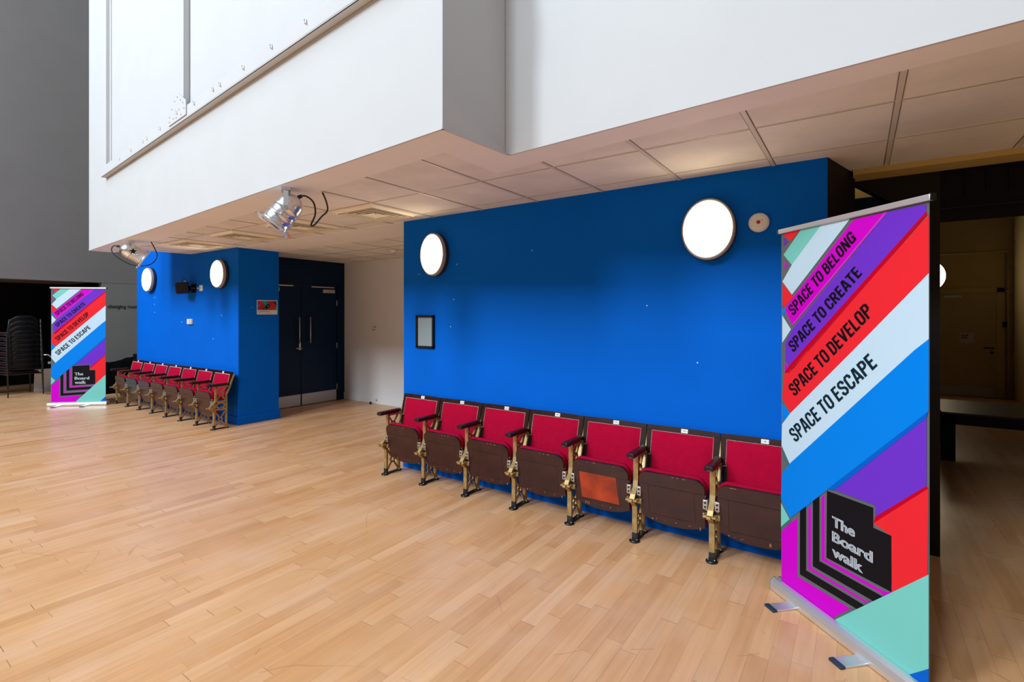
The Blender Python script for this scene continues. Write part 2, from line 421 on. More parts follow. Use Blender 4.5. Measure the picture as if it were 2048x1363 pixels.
m_ = MB(); m_.box((-3.84, WY - 0.012, 0), (-0.155, WY, 0.10), M['blue'], 0.003); struct(m_, 'baseboard_right')
# alcove
m_ = MB(); m_.box((-7.95, 5.87, 0), (-3.5, 6.0, CEIL), M['alcove']); struct(m_, 'wall_alcove_back')
m_ = MB(); m_.box((-7.85, 5.855, 0), (-3.84, 5.87, 0.13), M['alcove'], 0.003); struct(m_, 'baseboard_alcove')
DX = -7.85
m_ = MB()
m_.box((-7.98, 4.20, 2.07), (DX, 5.87, CEIL), M['doorblue'])
m_.box((-7.98, 4.20, 0), (DX, 4.255, 2.07), M['doorblue'])
m_.box((-7.98, 5.745, 0), (DX, 5.87, 2.07), M['doorblue'])
struct(m_, 'wall_alcove_left')
m_ = MB()
for a, b in (((DX - .04, 4.235, 0), (DX + .018, 4.27, 2.085)), ((DX - .04, 5.712, 0), (DX + .018, 5.76, 2.085)), ((DX - .04, 4.235, 2.045), (DX + .018, 5.76, 2.10))):
    m_.box(a, b, M['doorblue'], 0.003)
struct(m_, 'trim_4')
m_ = MB(); m_.box((-3.86, 4.12, 0), (-3.5, 6.0, CEIL), M['alcove']); struct(m_, 'wall_alcove_right')

def door_leaf(name, y0, y1, hinge_right):
    m = MB(); m.box((DX - .045, y0 + .002, 0.008), (DX - .002, y1 - .002, 2.042), M['doorblue'], 0.003)
    d = struct(m, name)
    m = MB(); m.box((DX - .002, y0 + .012, 0.012), (DX + .001, y1 - .012, 0.198), M['kick']); m.build('kick_plate', d)
    yh = (y0 + .14) if hinge_right else (y1 - .062)
    m = MB(); x = DX + .055
    m.cyl((x, yh, 1.07), (x, yh, 1.52), .011, M['steel'])
    for z in (1.095, 1.495): m.cyl((DX - .004, yh, z), (x, yh, z), .009, M['steel'], 10)
    m.build('pull_handle', d)
    m = MB()
    if hinge_right:
        m.box((DX - .003, y1 - .32, 1.945), (DX + .05, y1 - .075, 2.008), M['steel'], .006)
    else:
        m.box((DX - .003, y0 + .05, 1.945), (DX + .05, y0 + .30, 2.008), M['steel'], .006)
    cl = m.build('door_closer', d)
    m = MB()
    if hinge_right: m.box((DX + .012, y1 - .545, 2.035), (DX + .045, y1 - .085, 2.056), M['steel'], .004)
    else: m.box((DX + .012, y0 + .1, 2.035), (DX + .045, y0 + .55, 2.056), M['steel'], .004)
    m.build('closer_arm', cl)
    for z in (0.25, 1.0, 1.77):
        m = MB(); yy = y1 - .004 if hinge_right else y0 + .004
        m.cyl((DX + .004, yy, z - .05), (DX + .004, yy, z + .05), .009, M['steel'], 10); m.build('hinge', d)
    return d
d1 = door_leaf('door_1', 4.275, 4.992, False)
m = MB(); m.box((DX - .003, 4.945, .955), (DX + .012, 4.982, 1.09), M['steel'], .003)
m.cyl((DX, 4.963, .98), (DX + .055, 4.963, .98), .013, M['steel'], 12)
m.tube([(DX + .05, 4.975, .978), (DX + .055, 4.93, .982), (DX + .055, 4.86, .992)], .0105, M['steel'], 10)
m.build('lever_lock', d1)
door_leaf('door_2', 4.995, 5.708, True)
m = MB(); m.lathe([(0, 0), (.022, 0), (.022, .008), (.017, .03), (.012, .04), (0, .042)], M['blackp'], Matrix.Translation((-7.02, 5.79, 0)))
tag(m.build('door_stop'), 'small black door stop on the floor by the pale alcove wall', 'door stop')
m = MB(); m.lathe([(0, 0), (.018, 0), (.018, .012), (.010, .022), (0, .024)], M['steel'], Matrix.Translation((-6.93, 5.855, .07)) @ Matrix.Rotation(PI/2, 4, 'X'))
tag(m.build('cable_outlet'), 'tiny metal stud on the pale skirting of the door alcove', 'stud')

# left end of the hall
EX = -13.2
m_ = MB(); m_.box((EX - .2, -12.4, 2.24), (EX, 3.78, 16), M['grey']); m_.box((EX - .2, 3.78, 2.24), (EX, 8.0, 16), M['grey']); struct(m_, 'wall_left')
m_ = MB(); m_.box((EX - .2, 3.78, 0), (EX - .004, 8.0, 2.24), M['grey2']); struct(m_, 'wall_left_lower')
m_ = MB(); m_.box((-16.2, -12.4, 2.27), (EX - .2, 3.9, 2.35), M['grey']); struct(m_, 'ceiling.002')
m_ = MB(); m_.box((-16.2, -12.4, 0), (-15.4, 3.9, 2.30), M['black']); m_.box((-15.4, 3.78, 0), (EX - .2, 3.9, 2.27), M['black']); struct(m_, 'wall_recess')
m_ = MB(); m_.box((-13.2, 6.2, 0), (-7.98, 6.35, 16), M['grey2']); struct(m_, 'wall_back_passage')

# right: dark column, header and room beyond
m_ = MB()
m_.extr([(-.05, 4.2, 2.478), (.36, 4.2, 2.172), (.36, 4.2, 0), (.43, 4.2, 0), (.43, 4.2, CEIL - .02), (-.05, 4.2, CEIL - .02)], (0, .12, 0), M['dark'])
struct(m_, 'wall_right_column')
m_ = MB()
m_.box((.43, 4.22, 2.235), (3.6, 4.32, CEIL), M['black']); m_.box((.43, 4.205, 2.226), (3.6, 4.32, 2.235), M['dark']); m_.box((.43, 4.22, 2.158), (3.6, 4.30, 2.226), M['black'])
for k in range(26): m_.box((.55 + k*.1, 4.212, 2.30), (.56 + k*.1, 4.22, 2.50), M['black'])
struct(m_, 'wall_right_header')
m_ = MB(); m_.box((-.6, 5.0, 0), (.36, 5.1, 2.51), M['doorblue']); m_.box((-.6, 5.0, 2.51), (.36, 5.1, 3.6), M['beige']); struct(m_, 'wall_stair')  # beige above navy paints warm light fading down the wall
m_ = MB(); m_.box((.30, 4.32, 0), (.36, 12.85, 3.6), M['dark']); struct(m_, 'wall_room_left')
m_ = MB(); m_.box((2.34, 4.32, 0), (2.5, 12.95, 3.6), M['beige']); struct(m_, 'wall_room_right')
m_ = MB(); m_.box((.30, 12.85, 0), (2.5, 13.0, 3.6), M['beige'])
for z in (2.20, 2.45, 2.95, 3.2): m_.box((.30, 12.848, z), (2.34, 12.85, z + .006), M['beige2'])
struct(m_, 'wall_room_back')
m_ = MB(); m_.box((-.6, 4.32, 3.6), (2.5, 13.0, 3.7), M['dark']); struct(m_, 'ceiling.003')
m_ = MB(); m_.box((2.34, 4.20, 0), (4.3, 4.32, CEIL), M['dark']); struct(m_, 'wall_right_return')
m_ = MB(); m_.box((4.2, -12.4, 0), (4.4, 4.32, 16), M['grey']); struct(m_, 'wall_right')
# window wall far behind the photographer: a tall window lights the hall
WINS = ((-9.9, -7.2), (-4.5, -1.75)); WZ0, WZ1 = 8.4, 15.6
m_ = MB()
for a, b in ((-13.2, WINS[0][0]), (WINS[0][1], WINS[1][0]), (WINS[1][1], 4.2)): m_.box((a, -12.4, 0), (b, -12.2, 16), M['hall'])
for a, b in WINS:
    m_.box((a, -12.4, 0), (b, -12.2, WZ0), M['hall']); m_.box((a, -12.4, WZ1), (b, -12.2, 16), M['hall'])
struct(m_, 'wall_front')
for q, (x0, x1) in enumerate(WINS):
    m_ = MB()
    for a, b in (((x0, -12.36, WZ0), (x0 + .06, -12.26, WZ1)), ((x1 - .06, -12.36, WZ0), (x1, -12.26, WZ1)), ((x0, -12.36, WZ0), (x1, -12.26, WZ0 + .06)), ((x0, -12.36, WZ1 - .06), (x1, -12.26, WZ1))):
        m_.box(a, b, M['winframe'])
    struct(m_, 'window_%d' % (q + 1))
m_ = MB(); m_.box((-13.4, -12.4, 16.0), (4.4, 6.4, 16.2), M['hall']); struct(m_, 'ceiling.004')

# ------------------------------------------------------------------ steel frame on the white wall
th = math.radians(4.64)
ex = Vector((math.cos(th), -math.sin(th), 0)); nn = Vector((math.sin(th), math.cos(th), 0)) * -1   # nn points to the hall
P0 = Vector((F2[0], F2[1], 0))
def wp(s, d, z): return P0 + ex*s + nn*d + Vector((0, 0, z))
def wbox(m, s0, s1, d0, d1, z0, z1, mt, bev=0):
    T = Matrix(((ex.x, nn.x, 0, P0.x), (ex.y, nn.y, 0, P0.y), (0, 0, 1, 0), (0, 0, 0, 1)))
    m.box((s0, d0, z0), (s1, d1, z1), mt, bev, T)
fr = thing('steel_frame', 'white painted steel frame bolted along the upper white wall', 'steel frame', wp(-3.5, 0, 3.4))
fo = Vector(fr.location)
def fbuild(m, name, par=None):
    bmesh.ops.translate(m.bm, verts=m.bm.verts[:], vec=-fo); return m.build(name, par or fr)
m = MB(); wbox(m, -6.62, 0.0, 0.004, 0.012, 3.40, 3.56, M['white']); wbox(m, -6.62, 0.0, 0.012, 0.06, 3.40, 3.412, M['white']); wbox(m, -6.62, -0.0, .05, .06, 3.40, 3.52, M['white'], .002); fbuild(m, 'bottom_rail')
m = MB(); wbox(m, -3.69, -3.535, .046, .056, 3.5, 7.6, M['white'], .002); wbox(m, -3.545, -3.535, .002, .05, 3.5, 7.6, M['white']); wbox(m, -3.69, -3.68, .002, .05, 3.5, 7.6, M['white']); wbox(m, -3.535, -3.528, .0, .006, 3.5, 7.6, M['greyink']); fbuild(m, 'upright')
m = MB(); wbox(m, -6.57, -6.47, .026, .036, 3.44, 7.6, M['white'], .002); wbox(m, -6.48, -6.47, .002, .03, 3.5, 7.6, M['white']); wbox(m, -6.385, -6.35, .0, .012, 3.5, 7.6, M['white']); fbuild(m, 'upright')
m = MB()
g = [(-3.909, 3.43), (-3.909, 3.52), (-3.755, 3.66), (-3.636, 3.69), (-3.43, 3.56), (-3.43, 3.43)]
m.extr([wp(a, .062, b) for a, b in g], nn*.008, M['white']); gp = fbuild(m, 'gusset_plate')
for a, b in ((-3.87, 3.46), (-3.87, 3.51), (-3.80, 3.57), (-3.72, 3.63), (-3.65, 3.65), (-3.56, 3.60), (-3.50, 3.56), (-3.47, 3.50), (-3.60, 3.52), (-3.68, 3.46), (-3.76, 3.47), (-3.55, 3.46)):
    m = MB(); q = wp(a, .070, b); m.cyl(q, q + nn*.006, .007, M['alu'], 8)
    fbuild(m, 'rivet', gp)
for s_, z_ in ((-5.717, 3.475), (-5.238, 3.479), (-4.779, 3.48), (-4.637, 3.481), (-4.201, 3.487), (-3.67, 3.51), (-3.245, 3.49), (-2.807, 3.49), (-2.657, 3.488), (-2.207, 3.488), (-1.737, 3.492), (-1.254, 3.492)):
    m = MB(); d_ = .067 if s_ != -3.67 else .077
    m.tube([wp(s_ + .013*math.cos(t), d_, z_ + .013*math.sin(t)) for t in [2*PI*k/12 for k in range(12)]], .0035, M['alu'], 6, closed=True)
    m.tube([wp(s_ + .013, d_, z_), wp(s_ + .016, d_, z_ - .018), wp(s_ + .020, d_ - .006, z_ - .03)], .0035, M['alu'], 6)
    m.tube([wp(s_, d_ - .014, z_), wp(s_, d_ - .001, z_)], .005, M['alu'], 6)
    fbuild(m, 'hook_bolt')

# ------------------------------------------------------------------ theatre seats
PITCH = 0.505
def yz(x): return lambda a, b: (x, a, b)
def build_standard(parent, x, cap_right=False):
    m = MB(); w = .034; x0 = x - w/2
    F = yz(x0); E = (w, 0, 0)
    m.strip([(-.083, .012), (-.078, .20), (-.082, .245), (-.125, .283), (-.132, .30), (-.115, .325), (-.072, .365), (-.060, .41), (-.058, .578)], .020, M['brass'], F, E)
    m.strip([(.078, .012), (.078, .46), (.112, .53), (.182, .728)], .016, M['brass'], F, E)
    m.strip([(-.066, .574), (.10, .574)], .016, M['brass'], F, E)
    Ft = yz(x - .007); Et = (.014, 0, 0); t = .014
    def ring(cy, cz, ry, rz, wd=.013, n=16): m.strip([(cy + ry*math.cos(2*PI*k/n), cz + rz*math.sin(2*PI*k/n)) for k in range(n)], wd, M['brass'], Ft, Et, closed=True)
    m.strip([(-.052, .565), (-.005, .50)], t, M['brass'], Ft, Et); m.strip([(.072, .565), (.022, .50)], t, M['brass'], Ft, Et)
    ring(.008, .475, .027, .027)
    m.strip([(-.008, .452), (-.054, .375)], t, M['brass'], Ft, Et); m.strip([(.024, .452), (.072, .375)], t, M['brass'], Ft, Et)
    m.strip([(-.058, .372), (.076, .372)], .022, M['brass'], Ft, Et)
    ring(.004, .318, .055, .036, .02)
    m.strip([(-.12, .296), (-.055, .318)], .05, M['brass'], Ft, Et)
    m.strip([(-.10, .265), (.076, .268)], .026, M['brass'], Ft, Et)
    m.strip([(-.072, .25), (-.012, .158)], t, M['brass'], Ft, Et); m.strip([(.072, .25), (.012, .158)], t, M['brass'], Ft, Et)
    ring(0, .132, .024, .026)
    m.strip([(-.014, .110), (-.074, .025)], t, M['brass'], Ft, Et); m.strip([(.014, .110), (.074, .025)], t, M['brass'], Ft, Et)
    # prong plate at the nose
    m.box((x - .040, -.158, .292), (x + .040, -.105, .304), M['brass'], .003)
    m.box((x - .014, -.178, .290), (x + .014, -.14, .306), M['brass'], .004)
    st = m.build('standard', parent)
    m = MB()
    m.extr([(x - .016, -.09, 0), (x + .016, -.09, 0), (x + .016, .08, 0), (x - .016, .08, 0)], (0, 0, .014), M['iron'])
    for yy, r in ((-.092, .036), (.082, .030)):
        m.lathe([(0, 0), (r, 0), (r, .008), (r*.75, .015), (0, .018)], M['iron'], Matrix.Translation((x, yy, 0)), 20)
        for dx in (-.02, .02): m.lathe([(0, .012), (.006, .012), (.005, .019), (0, .02)], M['steel'], Matrix.Translation((x + dx, yy - .006, 0)), 8)
    m.box((x - .018, -.094, .012), (x + .018, -.070, .06), M['iron'], .003)
    m.build('foot', st)
    m = MB()
    for sgn in (-1, 1):
        if (sgn < 0 and x < .1 and parent.get('first')) or (sgn > 0 and cap_right): continue
        xx = x + sgn*.036
        m.cyl((x, -.075, .318), (x + sgn*.058, -.075, .318), .013, M['steel'], 12)
        m.box((xx - .015, -.108, .325), (xx + .015, -.078, .385), M['steel'], .004)
        m.box((xx - .017, -.104, .268), (xx + .017, -.072, .300), M['brass'], .004)
        m.lathe([(0, 0), (.007, 0), (.006, .004), (0, .005)], M['iron'], Matrix.Translation((xx, -.108, .368)) @ Matrix.Rotation(PI/2, 4, 'X'), 8)
        m.lathe([(0, 0), (.007, 0), (.006, .004), (0, .005)], M['iron'], Matrix.Translation((xx, -.108, .342)) @ Matrix.Rotation(PI/2, 4, 'X'), 8)
        m.cyl((xx + sgn*.012, -.095, .400), (xx + sgn*.012, -.078, .400), .012, M['steel'], 10)
    m.build('hinge_bracket', st)
    # armrest: rounded wooden bar, a little wider at the tip
    m = MB(); n = 12; ring = []
    sec = [(-.165, .018, .010, .600), (-.172, .024, .013, .601), (-.165, .028, .017, .601), (-.14, .029, .018, .601), (-.02, .026, .018, .602), (.06, .024, .018, .603), (.095, .022, .016, .604)]
    rs = []
    for yy, hw, hh, zc in sec:
        rg = []
        for k in range(16):
            a = 2*PI*k/16; ca, sa = math.cos(a), math.sin(a)
            rg.append(m.bm.verts.new((x + hw*math.copysign(abs(ca)**.55, ca), yy, zc + hh*math.copysign(abs(sa)**.55, sa))))
        rs.append(rg)
    km = m.mi(M['wood'])
    for i in range(len(rs)-1):
        for k in range(16):
            f = m.bm.faces.new([rs[i][k], rs[i][(k+1)%16], rs[i+1][(k+1)%16], rs[i+1][k]]); f.material_index = km; f.smooth = True
    m.bm.faces.new(rs[0][::-1]); m.bm.faces.new(rs[-1])
    m.build('armrest', parent)

def seat_parts(parent, panel='woodflap', scuffs=True):
    # backrest: leaning wooden board with velvet pad, studs and number plate.  local frame: u across, v up the board, n to the sitter
    ang = math.atan2(.165 - .075, .757 - .40)
    T = Matrix.Translation((PITCH/2, .066, .40)) @ Matrix.Rotation(-ang, 4, 'X')      # board plane: x, z ; -y to the sitter
    H = .372
    m = MB()
    def brd(hw_lo, hw_hi, z0, z1, y0, y1, mt):
        m.extr([(-hw_lo, y0, z0), (hw_lo, y0, z0), (hw_hi, y0, z1), (-hw_hi, y0, z1)], (0, y1 - y0, 0), mt, T)
    brd(.226, .228, -.02, .185, .004, .022, M['wood'])
    brd(.243, .2495, .185, H - .03, .004, .022, M['wood'])
    # slightly bowed top rail
    n = 10
    for i in range(n):
        a0, a1 = -.2495 + .499*i/n, -.2495 + .499*(i+1)/n
        h0, h1 = H + .004*(1 - (a0/.24)**2), H + .004*(1 - (a1/.24)**2)
        m.extr([(a0, .0, H - .034), (a1, .0, H - .034), (a1, .0, h1), (a0, .0, h0)], (0, .024, 0), M['wood'], T)
    for sg in (-1, 1):
        m.extr([(sg*.243, .0, .19), (sg*.218, .0, .19), (sg*.214, .0, H - .03), (sg*.2495, .0, H - .03)], (0, .012, 0), M['wood'], T)
    bk = m.build('backrest', parent)
    m = MB(); nx, nz = 14, 14; z0, z1 = -.02, H - .036; grid = []
    def halfw(z): return .198 if z < .165 else (.198 + .014*min(1, (z - .165)/.02))
    for j in range(nz + 1):
        z = z0 + (z1 - z0)*j/nz; row = []
        for i in range(nx + 1):
            a = -1 + 2*i/nx; b = -1 + 2*j/nz
            bul = .022*(max(0, 1 - abs(a)**5))*(max(0, 1 - abs(b)**5))**.8
            row.append(m.bm.verts.new(T @ Vector((a*halfw(z), .004 - .001 - bul, z))))
        grid.append(row)
    kv = m.mi(M['velvet'])
    for j in range(nz):
        for i in range(nx):
            f = m.bm.faces.new([grid[j][i], grid[j][i+1], grid[j+1][i+1], grid[j+1][i]]); f.smooth = True; f.material_index = kv
    m.build('back_pad', bk)
    m = MB(); path = [(-.225, .162), (-.207, .168), (-.211, .19), (-.211, z1 - .002), (.211, z1 - .002), (.211, .19), (.207, .168), (.225, .162)]
    for (a, b), (c, d) in zip(path[:-1], path[1:]):
        ln = math.hypot(c - a, d - b); k = max(1, int(ln/.0092))
        for q in range(k):
            t = q/k; p = T @ Vector((a + (c - a)*t, .0, b + (d - b)*t))
            m.lathe([(.0036, 0), (.0026, .0022), (0, .003)], M['stud'], Matrix.Translation(p) @ Matrix.Rotation(PI/2 - 0*ang, 4, 'X'), 6)
    m.build('stud_trim', bk)
    m = MB(); m.box((-.006, -.0030, H - .032), (.040, -.0005, H - .004), M['plate'], .0008, T)
    for dx in (.001, .033): m.box((dx, -.0036, H - .020), (dx + .003, -.0028, H - .016), M['mark'], 0, T)
    m.box((.012, -.0036, H - .022), (.016, -.0028, H - .013), M['mark'], 0, T); m.box((.019, -.0036, H - .022), (.023, -.0028, H - .013), M['mark'], 0, T)
    m.build('number_plate', bk)
    # tipped-up seat: board facing the room, cushion behind
    tl = math.atan2(.065, .35)
    S = Matrix.Translation((PITCH/2, -.048, .15)) @ Matrix.Rotation(tl, 4, 'X')      # x across, z up the board, -y to the room
    Hs = .360; hw = .214
    out = []
    for k in range(9):                       # bottom arc
        a = -1 + 2*k/8; out.append((a*hw*.97, .042*(abs(a)**2.2) - .0))
    for k in range(6):
        t = k/5*PI/2; out.append((hw - .062 + .062*math.cos(t), Hs - .062 + .062*math.sin(t)))
    for k in range(6):
        t = PI/2 + k/5*PI/2; out.append((-hw + .062 + .062*math.cos(t), Hs - .062 + .062*math.sin(t)))
    m = MB(); m.extr([(a, -.011, b) for a, b in out], (0, .022, 0), M['woodflap'], S, smooth=False)
    # rail / stile joints of the framed underside
    if panel == 'orange':
        m.extr([(-.155, -.0125, .07), (.135, -.0125, .07), (.122, -.0125, .27), (-.162, -.0125, .27)], (0, .002, 0), M['orange'], S)
    else:
        m.box((-.150, -.0122, .066), (.148, -.0105, .268), M['woodflap'], 0, S)
    for a, b in (((-.154, -.0118, .066), (-.150, -.0108, .272)), ((-.150, -.0118, .062), (.150, -.0108, .066)), ((-.208, -.0116, .269), (.208, -.0108, .272)), ((.148, -.0114, .066), (.1495, -.0108, .268))):
        m.box(a, b, M['woodgap'], 0, S)
    if scuffs:
        for k in range(7):
            a = random.uniform(-.16, .18); m.box((a, -.0119, .018 + random.random()*.02), (a + random.uniform(.003, .012), -.0108, .024 + random.random()*.022), M['scuff'], 0, S)
        for k in range(3):
            a = random.uniform(-.14, .12); m.box((a, -.0119, Hs - .010), (a + random.uniform(.005, .02), -.0108, Hs - .006), M['scuff'], 0, S)
    sb = m.build('seat_board', parent)
    bev = sb.modifiers.new('edge', 'BEVEL'); bev.width = .005; bev.segments = 2; bev.limit_method = 'ANGLE'; bev.angle_limit = 1.0
    m = MB()
    o2 = [(a*1.0, b) for a, b in out if b > .05 or True]
    lay = [(.011, 1.0, 0), (.028, 1.012, .004), (.05, 1.0, .003), (.066, .95, -.008), (.072, .86, -.03)]
    rings = []
    for d, sc, dz in lay:
        rings.append([m.bm.verts.new(S @ Vector((a*sc, d, max(.03, Hs/2 + (b - Hs/2)*sc + dz)))) for a, b in o2])
    k = m.mi(M['velvet'])
    for q in range(len(rings) - 1):
        for i in range(len(o2)):
            j = (i + 1) % len(o2)
            f = m.bm.faces.new([rings[q][i], rings[q][j], rings[q+1][j], rings[q+1][i]]); f.smooth = True; f.material_index = k
    f = m.bm.faces.new(rings[-1]); f.material_index = k
    m.build('seat_cushion', sb)

def seat_row(xs, y, labels, group, orange=None):
    base = None; first = None
    for i, x in enumerate(xs):
        if i == 0:
            t = thing('theatre_seat', labels[i], 'theatre seat', (x, y, 0), 0, group); t['first'] = 1
            build_standard(t, 0.0); seat_parts(t); del t['first']
        elif i == 1 or i == orange or i == len(xs) - 1:
            t = thing('theatre_seat', labels[i], 'theatre seat', (x, y, 0), 0, group)
            build_standard(t, 0.0); seat_parts(t, 'orange' if i == orange else 'woodflap')
            if i == 1: base = t
            if i == len(xs) - 1: build_standard(t, PITCH, True)
        else:
            t = dup(base, (x, y, 0), 0, labels[i], group)
LR = ['red tip-up theatre seat at the left end of the right row, by the alcove',
      'red tip-up theatre seat, second from the alcove end of the right row',
      'red tip-up theatre seat, third from the alcove end of the right row',
      'red tip-up theatre seat, middle one of the right row on the blue wall',
      'red tip-up theatre seat with a bright orange-red panel under its raised seat',
      'red tip-up theatre seat just right of the one with the orange-red panel',
      'red tip-up theatre seat partly hidden by the tall near banner']
LL = ['distant red theatre seat farthest left, beside the black covered heap',
      'distant red theatre seat second from the covered heap in the left row',
      'distant red theatre seat third from the covered heap in the left row',
      'distant red theatre seat fourth and middle one of the left row',
      'distant red theatre seat third from the blue pillar corner in the left row',
      'distant red theatre seat second from the blue pillar corner in the left row',
      'distant red theatre seat at the pillar corner with its whole gold end frame showing']
seat_row([-3.790 + PITCH*i for i in range(7)], 3.395, LR, 'row of seats along the right blue wall', 4)
seat_row([-10.705 + PITCH*i for i in range(7)], 3.352, LL, 'row of seats along the left blue pillar')

# ------------------------------------------------------------------ wall lamps
def wall_lamp(loc, label, rx, rz, group, name='wall_lamp'):
    t = thing(name, label, 'wall lamp', loc, 0, group)
    R = Matrix.Rotation(PI/2, 4, 'X')     # local z -> -y
    m = MB(); m.lathe([(0, 0), (.985, 0), (1.09, 0.004), (1.10, .02), (1.085, .045)], M['lampback'], R, 48, rx, rz); m.build('back_plate', t)
    m = MB(); m.lathe([(1.07, .03), (1.085, .045), (1.08, .078), (1.045, .086), (1.0, .082)], M['rim'], R, 48, rx, rz); m.build('rim', t)
    m = MB(); m.lathe([(1.01, .078), (.97, .088), (.85, .096), (.6, .102), (.3, .105), (0, .106)], M['glow'], R, 48, rx, rz); m.build('diffuser', t)
    return t
gl = 'lit round wall lamps'
wall_lamp((-0.836, WY, 2.13), 'large lit oval wall lamp beside the fire alarm sounder, nearest the banner', .158, .19, gl)
wall_lamp((-3.372, WY, 2.135), 'lit oval wall lamp high at the left end of the right blue wall', .142, .19, gl)
wall_lamp((-7.64, 3.604, 2.15), 'lit round wall lamp near the blue pillar corner, right of the black speaker', .185, .19, gl)
wall_lamp((-10.14, 3.604, 2.165), 'lit round wall lamp at the far left of the blue pillar, by the smaller lantern', .195, .19, gl)
wall_lamp((1.10, 12.85, 2.32), 'lit round lamp on the dim beige wall, half hidden by the dark column', .29, .31, gl)

# ------------------------------------------------------------------ small fittings on the walls
t = thing('fire_alarm_beacon', 'white round fire alarm sounder with red centre lens beside the largest wall lamp', 'alarm beacon', (-0.531, WY, 2.15))
R = Matrix.Rotation(PI/2, 4, 'X')
m = MB(); m.lathe([(0, 0), (.058, 0), (.062, .006), (.062, .022), (.054, .032), (.03, .036), (0, .037)], M['plastic'], R, 32); m.build('housing', t)
m = MB(); m.lathe([(.012, .034), (.011, .040), (.006, .044), (0, .045)], M['led'], R, 16); m.build('lens', t)
m = MB(); m.lathe([(.003, .0), (.003, .004), (0, .005)], M['led'], Matrix.Translation((.022, -.034, .012)) @ R, 8); m.build('indicator', t)

t = thing('wall_frame', 'black framed glazed notice frame on the blue wall above the first theatre seats', 'frame', (-3.527, WY, 1.387))
m = MB(); w_, h_ = .122, .163
for a, b in (((-w_, -.022, h_ - .022), (w_, 0, h_)), ((-w_, -.022, -h_), (w_, 0, -h_ + .022)), ((-w_, -.022, -h_), (-w_ + .022, 0, h_)), ((w_ - .022, -.022, -h_), (w_, 0, h_))): m.box(a, b, M['blackp'], .003)
m.build('frame', t)
m = MB(); m.box((-w_ + .02, -.010, -h_ + .02), (w_ - .02, -.002, h_ - .02), M['glass']); m.build('glazing', t)

t = thing('wall_speaker', 'small black wall speaker on a bracket between the two lamps of the left blue pillar', 'speaker', (-8.60, 3.604, 1.97))
m = MB(); Tm = Matrix.Translation((0, -.13, 0)) @ Matrix.Rotation(math.radians(-25), 4, 'Z') @ Matrix.Rotation(math.radians(6), 4, 'X')
m.box((-.115, -.09, -.085), (.115, .075, .085), M['blackp'], .008, Tm)
m.box((-.095, -.097, -.065), (.095, -.088, .07), M['chair'], .004, Tm); m.build('cabinet', t)
m = MB(); m.box((.02, -.06, -.035), (.09, 0, .035), M['blackp'], .004); m.box((.0, -.012, -.07), (.14, 0, .07), M['blackp'], .003); m.build('bracket', t)
m = MB(); m.tube([(.01, -.10, .075), (.012, -.10, .13), (-.01, -.10, .165), (-.06, -.10, .17), (-.09, -.11, .13), (-.08, -.12, .08)], .004, M['cable'], 6); m.build('cable', t)
m = MB(); m.cyl((.01, -.10, .07), (.01, -.10, .12), .014, M['steel'], 10); m.build('plug', t)
t = thing('socket_plate', 'white square socket plate right of the black wall speaker', 'socket', (-8.293, 3.604, 1.967))
m = MB(); m.box((-.05, -.012, -.045), (.05, 0, .045), M['plastic'], .003); m.build('plate', t)
m = MB(); m.cyl((-.03, -.012, -.002), (-.03, -.05, -.002), .014, M['steel'], 10); m.tube([(-.03, -.05, -.002), (-.075, -.085, -.005), (-.13, -.10, .0)], .005, M['cable'], 6); m.build('plug_lead', t)
t = thing('wall_switch', 'small white wall control box under the black speaker', 'switch', (-8.64, 3.604, 1.45))
m = MB(); m.box((-.075, -.035, -.042), (.075, 0, .042), M['plastic'], .008); m.build('case', t)
m = MB(); m.box((.02, -.0375, -.036), (.028, -.034, .036), M['greyink']); m.box((.045, -.0375, -.036), (.05, -.034, .036), M['greyink']); m.build('grille', t)

t = thing('smoke_detector', 'white smoke detector on the low alcove ceiling', 'smoke detector', (-5.6, 5.05, CEIL))
m = MB(); m.lathe([(0, 0), (.052, 0), (.052, -.018), (.046, -.024)], M['plastic'], None, 24); m.build('base', t)
m = MB(); m.lathe([(.046, -.022), (.044, -.044), (.030, -.050), (.028, -.062), (0, -.064)], M['plastic'], None, 24, mats=[M['plastic'], M['plastic'], M['greyink'], M['plastic']]); m.build('sensor_head', t)

t = thing('wall_sign', 'tiny white notice with yellow and red marks on the pale alcove wall', 'sign', (-7.02, 5.87, 1.323))
m = MB(); m.box((-.055, -.003, -.045), (.055, 0, .045), M['paper'])
my = mat('yellow_print', raw(.75, .5, .02), .5); mr_ = mat('red_print', raw(.5, .02, .03), .5)
m.box((-.02, -.0042, .012), (.018, -.003, .036), my); m.box((.02, -.0042, .010), (.042, -.003, .03), mr_); m.box((-.042, -.0042, -.036), (.012, -.003, -.022), mr_); m.build('card', t)

# poster on the pillar's side face (x = -7.183), y 3.866..4.176, z 1.561..1.770
t = thing('poster', 'small landscape poster with red and teal chevrons on the side of the blue pillar', 'poster', (-7.183, 4.021, 1.666))
pr_ = {'r': mat('poster_red', raw(.55, .006, .02), .5), 'c': mat('poster_teal', raw(.0, .30, .36), .5), 'g': mat('poster_green', raw(.0, .085, .045), .5), 'n': mat('poster_navy', raw(.004, .022, .04), .5), 'k': M['ink'], 'd': mat('poster_crimson', raw(.42, .0, .035), .5), 'w': M['paper'], 'y': M['greyink']}
m = MB(); m.box((0, -.155, -.105), (.003, .155, .105), M['paper'])
def pp(px, py, d): return (.003 + d*.0004, -.155 + (px - 385)/1095*.31, .105 - (py - 255)/790*.21)
def pq(c, d, pts): m.poly([pp(a, b, d) for a, b in pts], pr_[c])
pq('n', 1, [(410, 300), (1445, 300), (1445, 795), (410, 795)])
pq('c', 2, [(410, 460), (545, 555), (410, 680)]); pq('c', 2, [(1240, 795), (1430, 590), (1445, 590), (1445, 795)])
